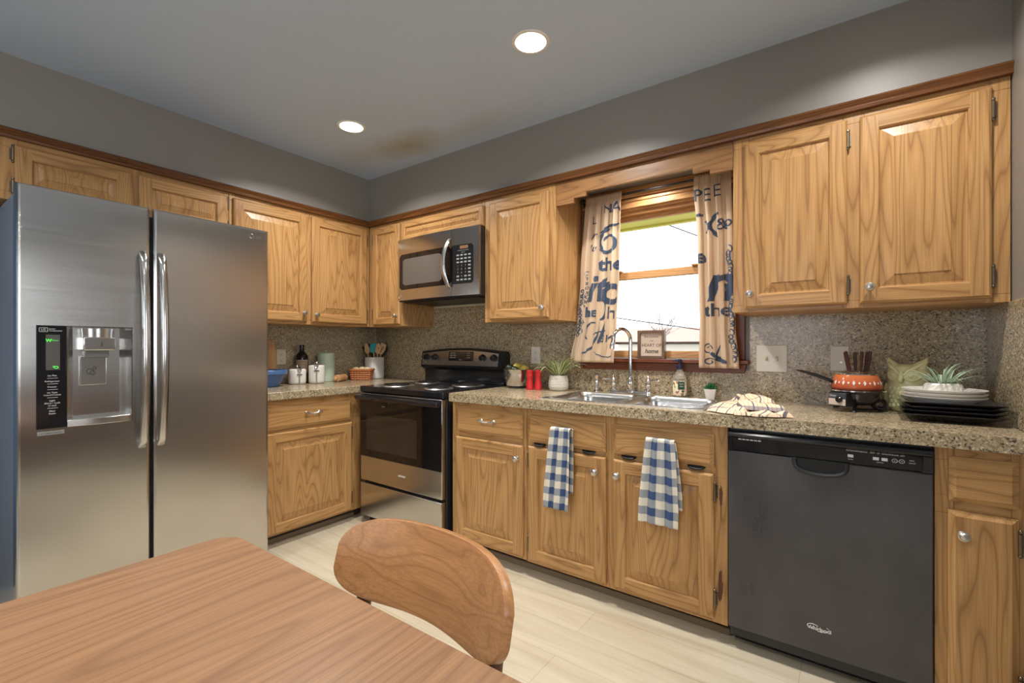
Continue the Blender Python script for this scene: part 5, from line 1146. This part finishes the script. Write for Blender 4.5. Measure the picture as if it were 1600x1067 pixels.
# chair frame: local +x = sitter's right to left as seen here, local +y = backwards
t = thing('dining_chair', 'walnut chair with a wide curved backrest pushed up to the table end', 'chair', (2.651, -1.928 - .285, 0), R(-.93))
HW, YBK = .2426, .285
def bk(a, b):
    s = -1 + 2*a; s = .99*(sin(s*pi/2)*.5 + s*.5); z = .713 + .0843*max(0, 1 - abs(s)**5.1)**(1/2.4)*(-1 + 2*b)
    return (HW*s, YBK + .010 - .0706*s*s + .262*(z - .713), z)
MB().grid(bk, 72, 20).build('backrest', WALX, t, smooth=180, recalc=False, solid=.019, bevel=.003)
def seatp(x, y): return .452 - .012*(1 - (x/.22)**2)*(1 - (y/.22)**2)
m = MB(); m.ring([[(p[0], p[1], z + (0 if zi else 0)) for p in rrect(-.225+i, .225-i, -.215+i, .205-i, .06, 0, 6)] for zi, (i, z) in enumerate(((.015, .425), (.002, .432), (0, .444), (.004, .452), (.03, .458)))]); m.build('seat', plain('charcoal_upholstery', (.05, .05, .055), .9), t, smooth=40)
m = MB()
for sx in (-1, 1): m.box(sx*.175-.012, sx*.175+.012, -.17, .20, .385, .425)
m.box(-.175, .175, -.185, -.160, .385, .425); m.box(-.175, .175, .185, .21, .385, .425); m.build('seat_frame', WALD, t, bevel=.003)
for sx in (-1, 1):
    MB().tube([(sx*.205, -.205, 0), (sx*.185, -.180, .425)], [.012, .019], 14).build('leg', WALD, t)
    MB().tube([(sx*.215, .285, 0), (sx*.19, .222, .30), (sx*.186, .225, .44), (sx*.186, .252, .60), (sx*.186, .284, .72)], [.012, .019, .021, .018, .012], 14).build('leg', WALD, t)

# ------------------------------------------------------------------ outside the window
struct(MB().box(-14, 20, .3, 70, -.62, -.6).build('ground_outside', paint('winter_grass', srgb(150, 146, 112), .9)))
ev = MB(); ev.box(-.5, 6, .12, .62, 2.035, 2.06); ev.box(-.5, 6, .60, .64, 2.02, 2.16)
struct(ev.build('trim_9', plain('olive_eave_paint', srgb(226, 220, 120), .6)))
t = thing('bare_tree', 'bare leafless tree beyond the window', 'tree', (-3.75, 18, -.6)); random.seed(14); m = MB()
def branch(p, d, l, r, k):
    q = p + d*l; m.tube([p, p + d*l*.5 + Vector((random.uniform(-.04, .04)*l, 0, 0)), q], [r, r*.85, r*.65], 5)
    if k == 0: return
    for i in range(3 if k > 1 else 2):
        nd = (d + Vector((random.uniform(-.75, .75), random.uniform(-.6, .6), random.uniform(-.15, .5)))).normalized(); branch(p + d*l*random.uniform(.65, 1), nd, l*random.uniform(.6, .8), r*.56, k-1)
branch(Vector((0, 0, 0)), Vector((.06, 0, 1)), 1.5, .075, 5); m.build('branches', plain('grey_bark', srgb(150, 140, 132), .9), t, smooth=60)
t = thing('house', 'distant house with a reddish roof seen low through the window', 'house', (-6.6, 38, -.6))
MB().box(-6, 6, -3, 3, 0, 2.1).build('walls', plain('pale_siding', srgb(200, 196, 188), .8), t)
m = MB(); m.prism([(-3.5, 2.1), (3.5, 2.1), (0, 3.4)], lambda a, b, q: (q, a, b), -6.3, 6.3); m.build('roof', plain('reddish_shingles', srgb(196, 150, 136), .8), t)
for k, (z0, x0, z1, x1, y) in enumerate(((6.7, -5, 1.45, 5, 9.0), (3.2, -9, .65, 6, 9.5))):
    pts = [(x0 + (x1-x0)*i/20, y, z0 + (z1-z0)*i/20 - .0*sin(pi*i/20)) for i in range(21)]
    tag(MB().tube(pts, .014, 6).build('power_line', BLACK2), '%s overhead wire crossing the view outside the window' % ('upper', 'lower')[k], 'wire')
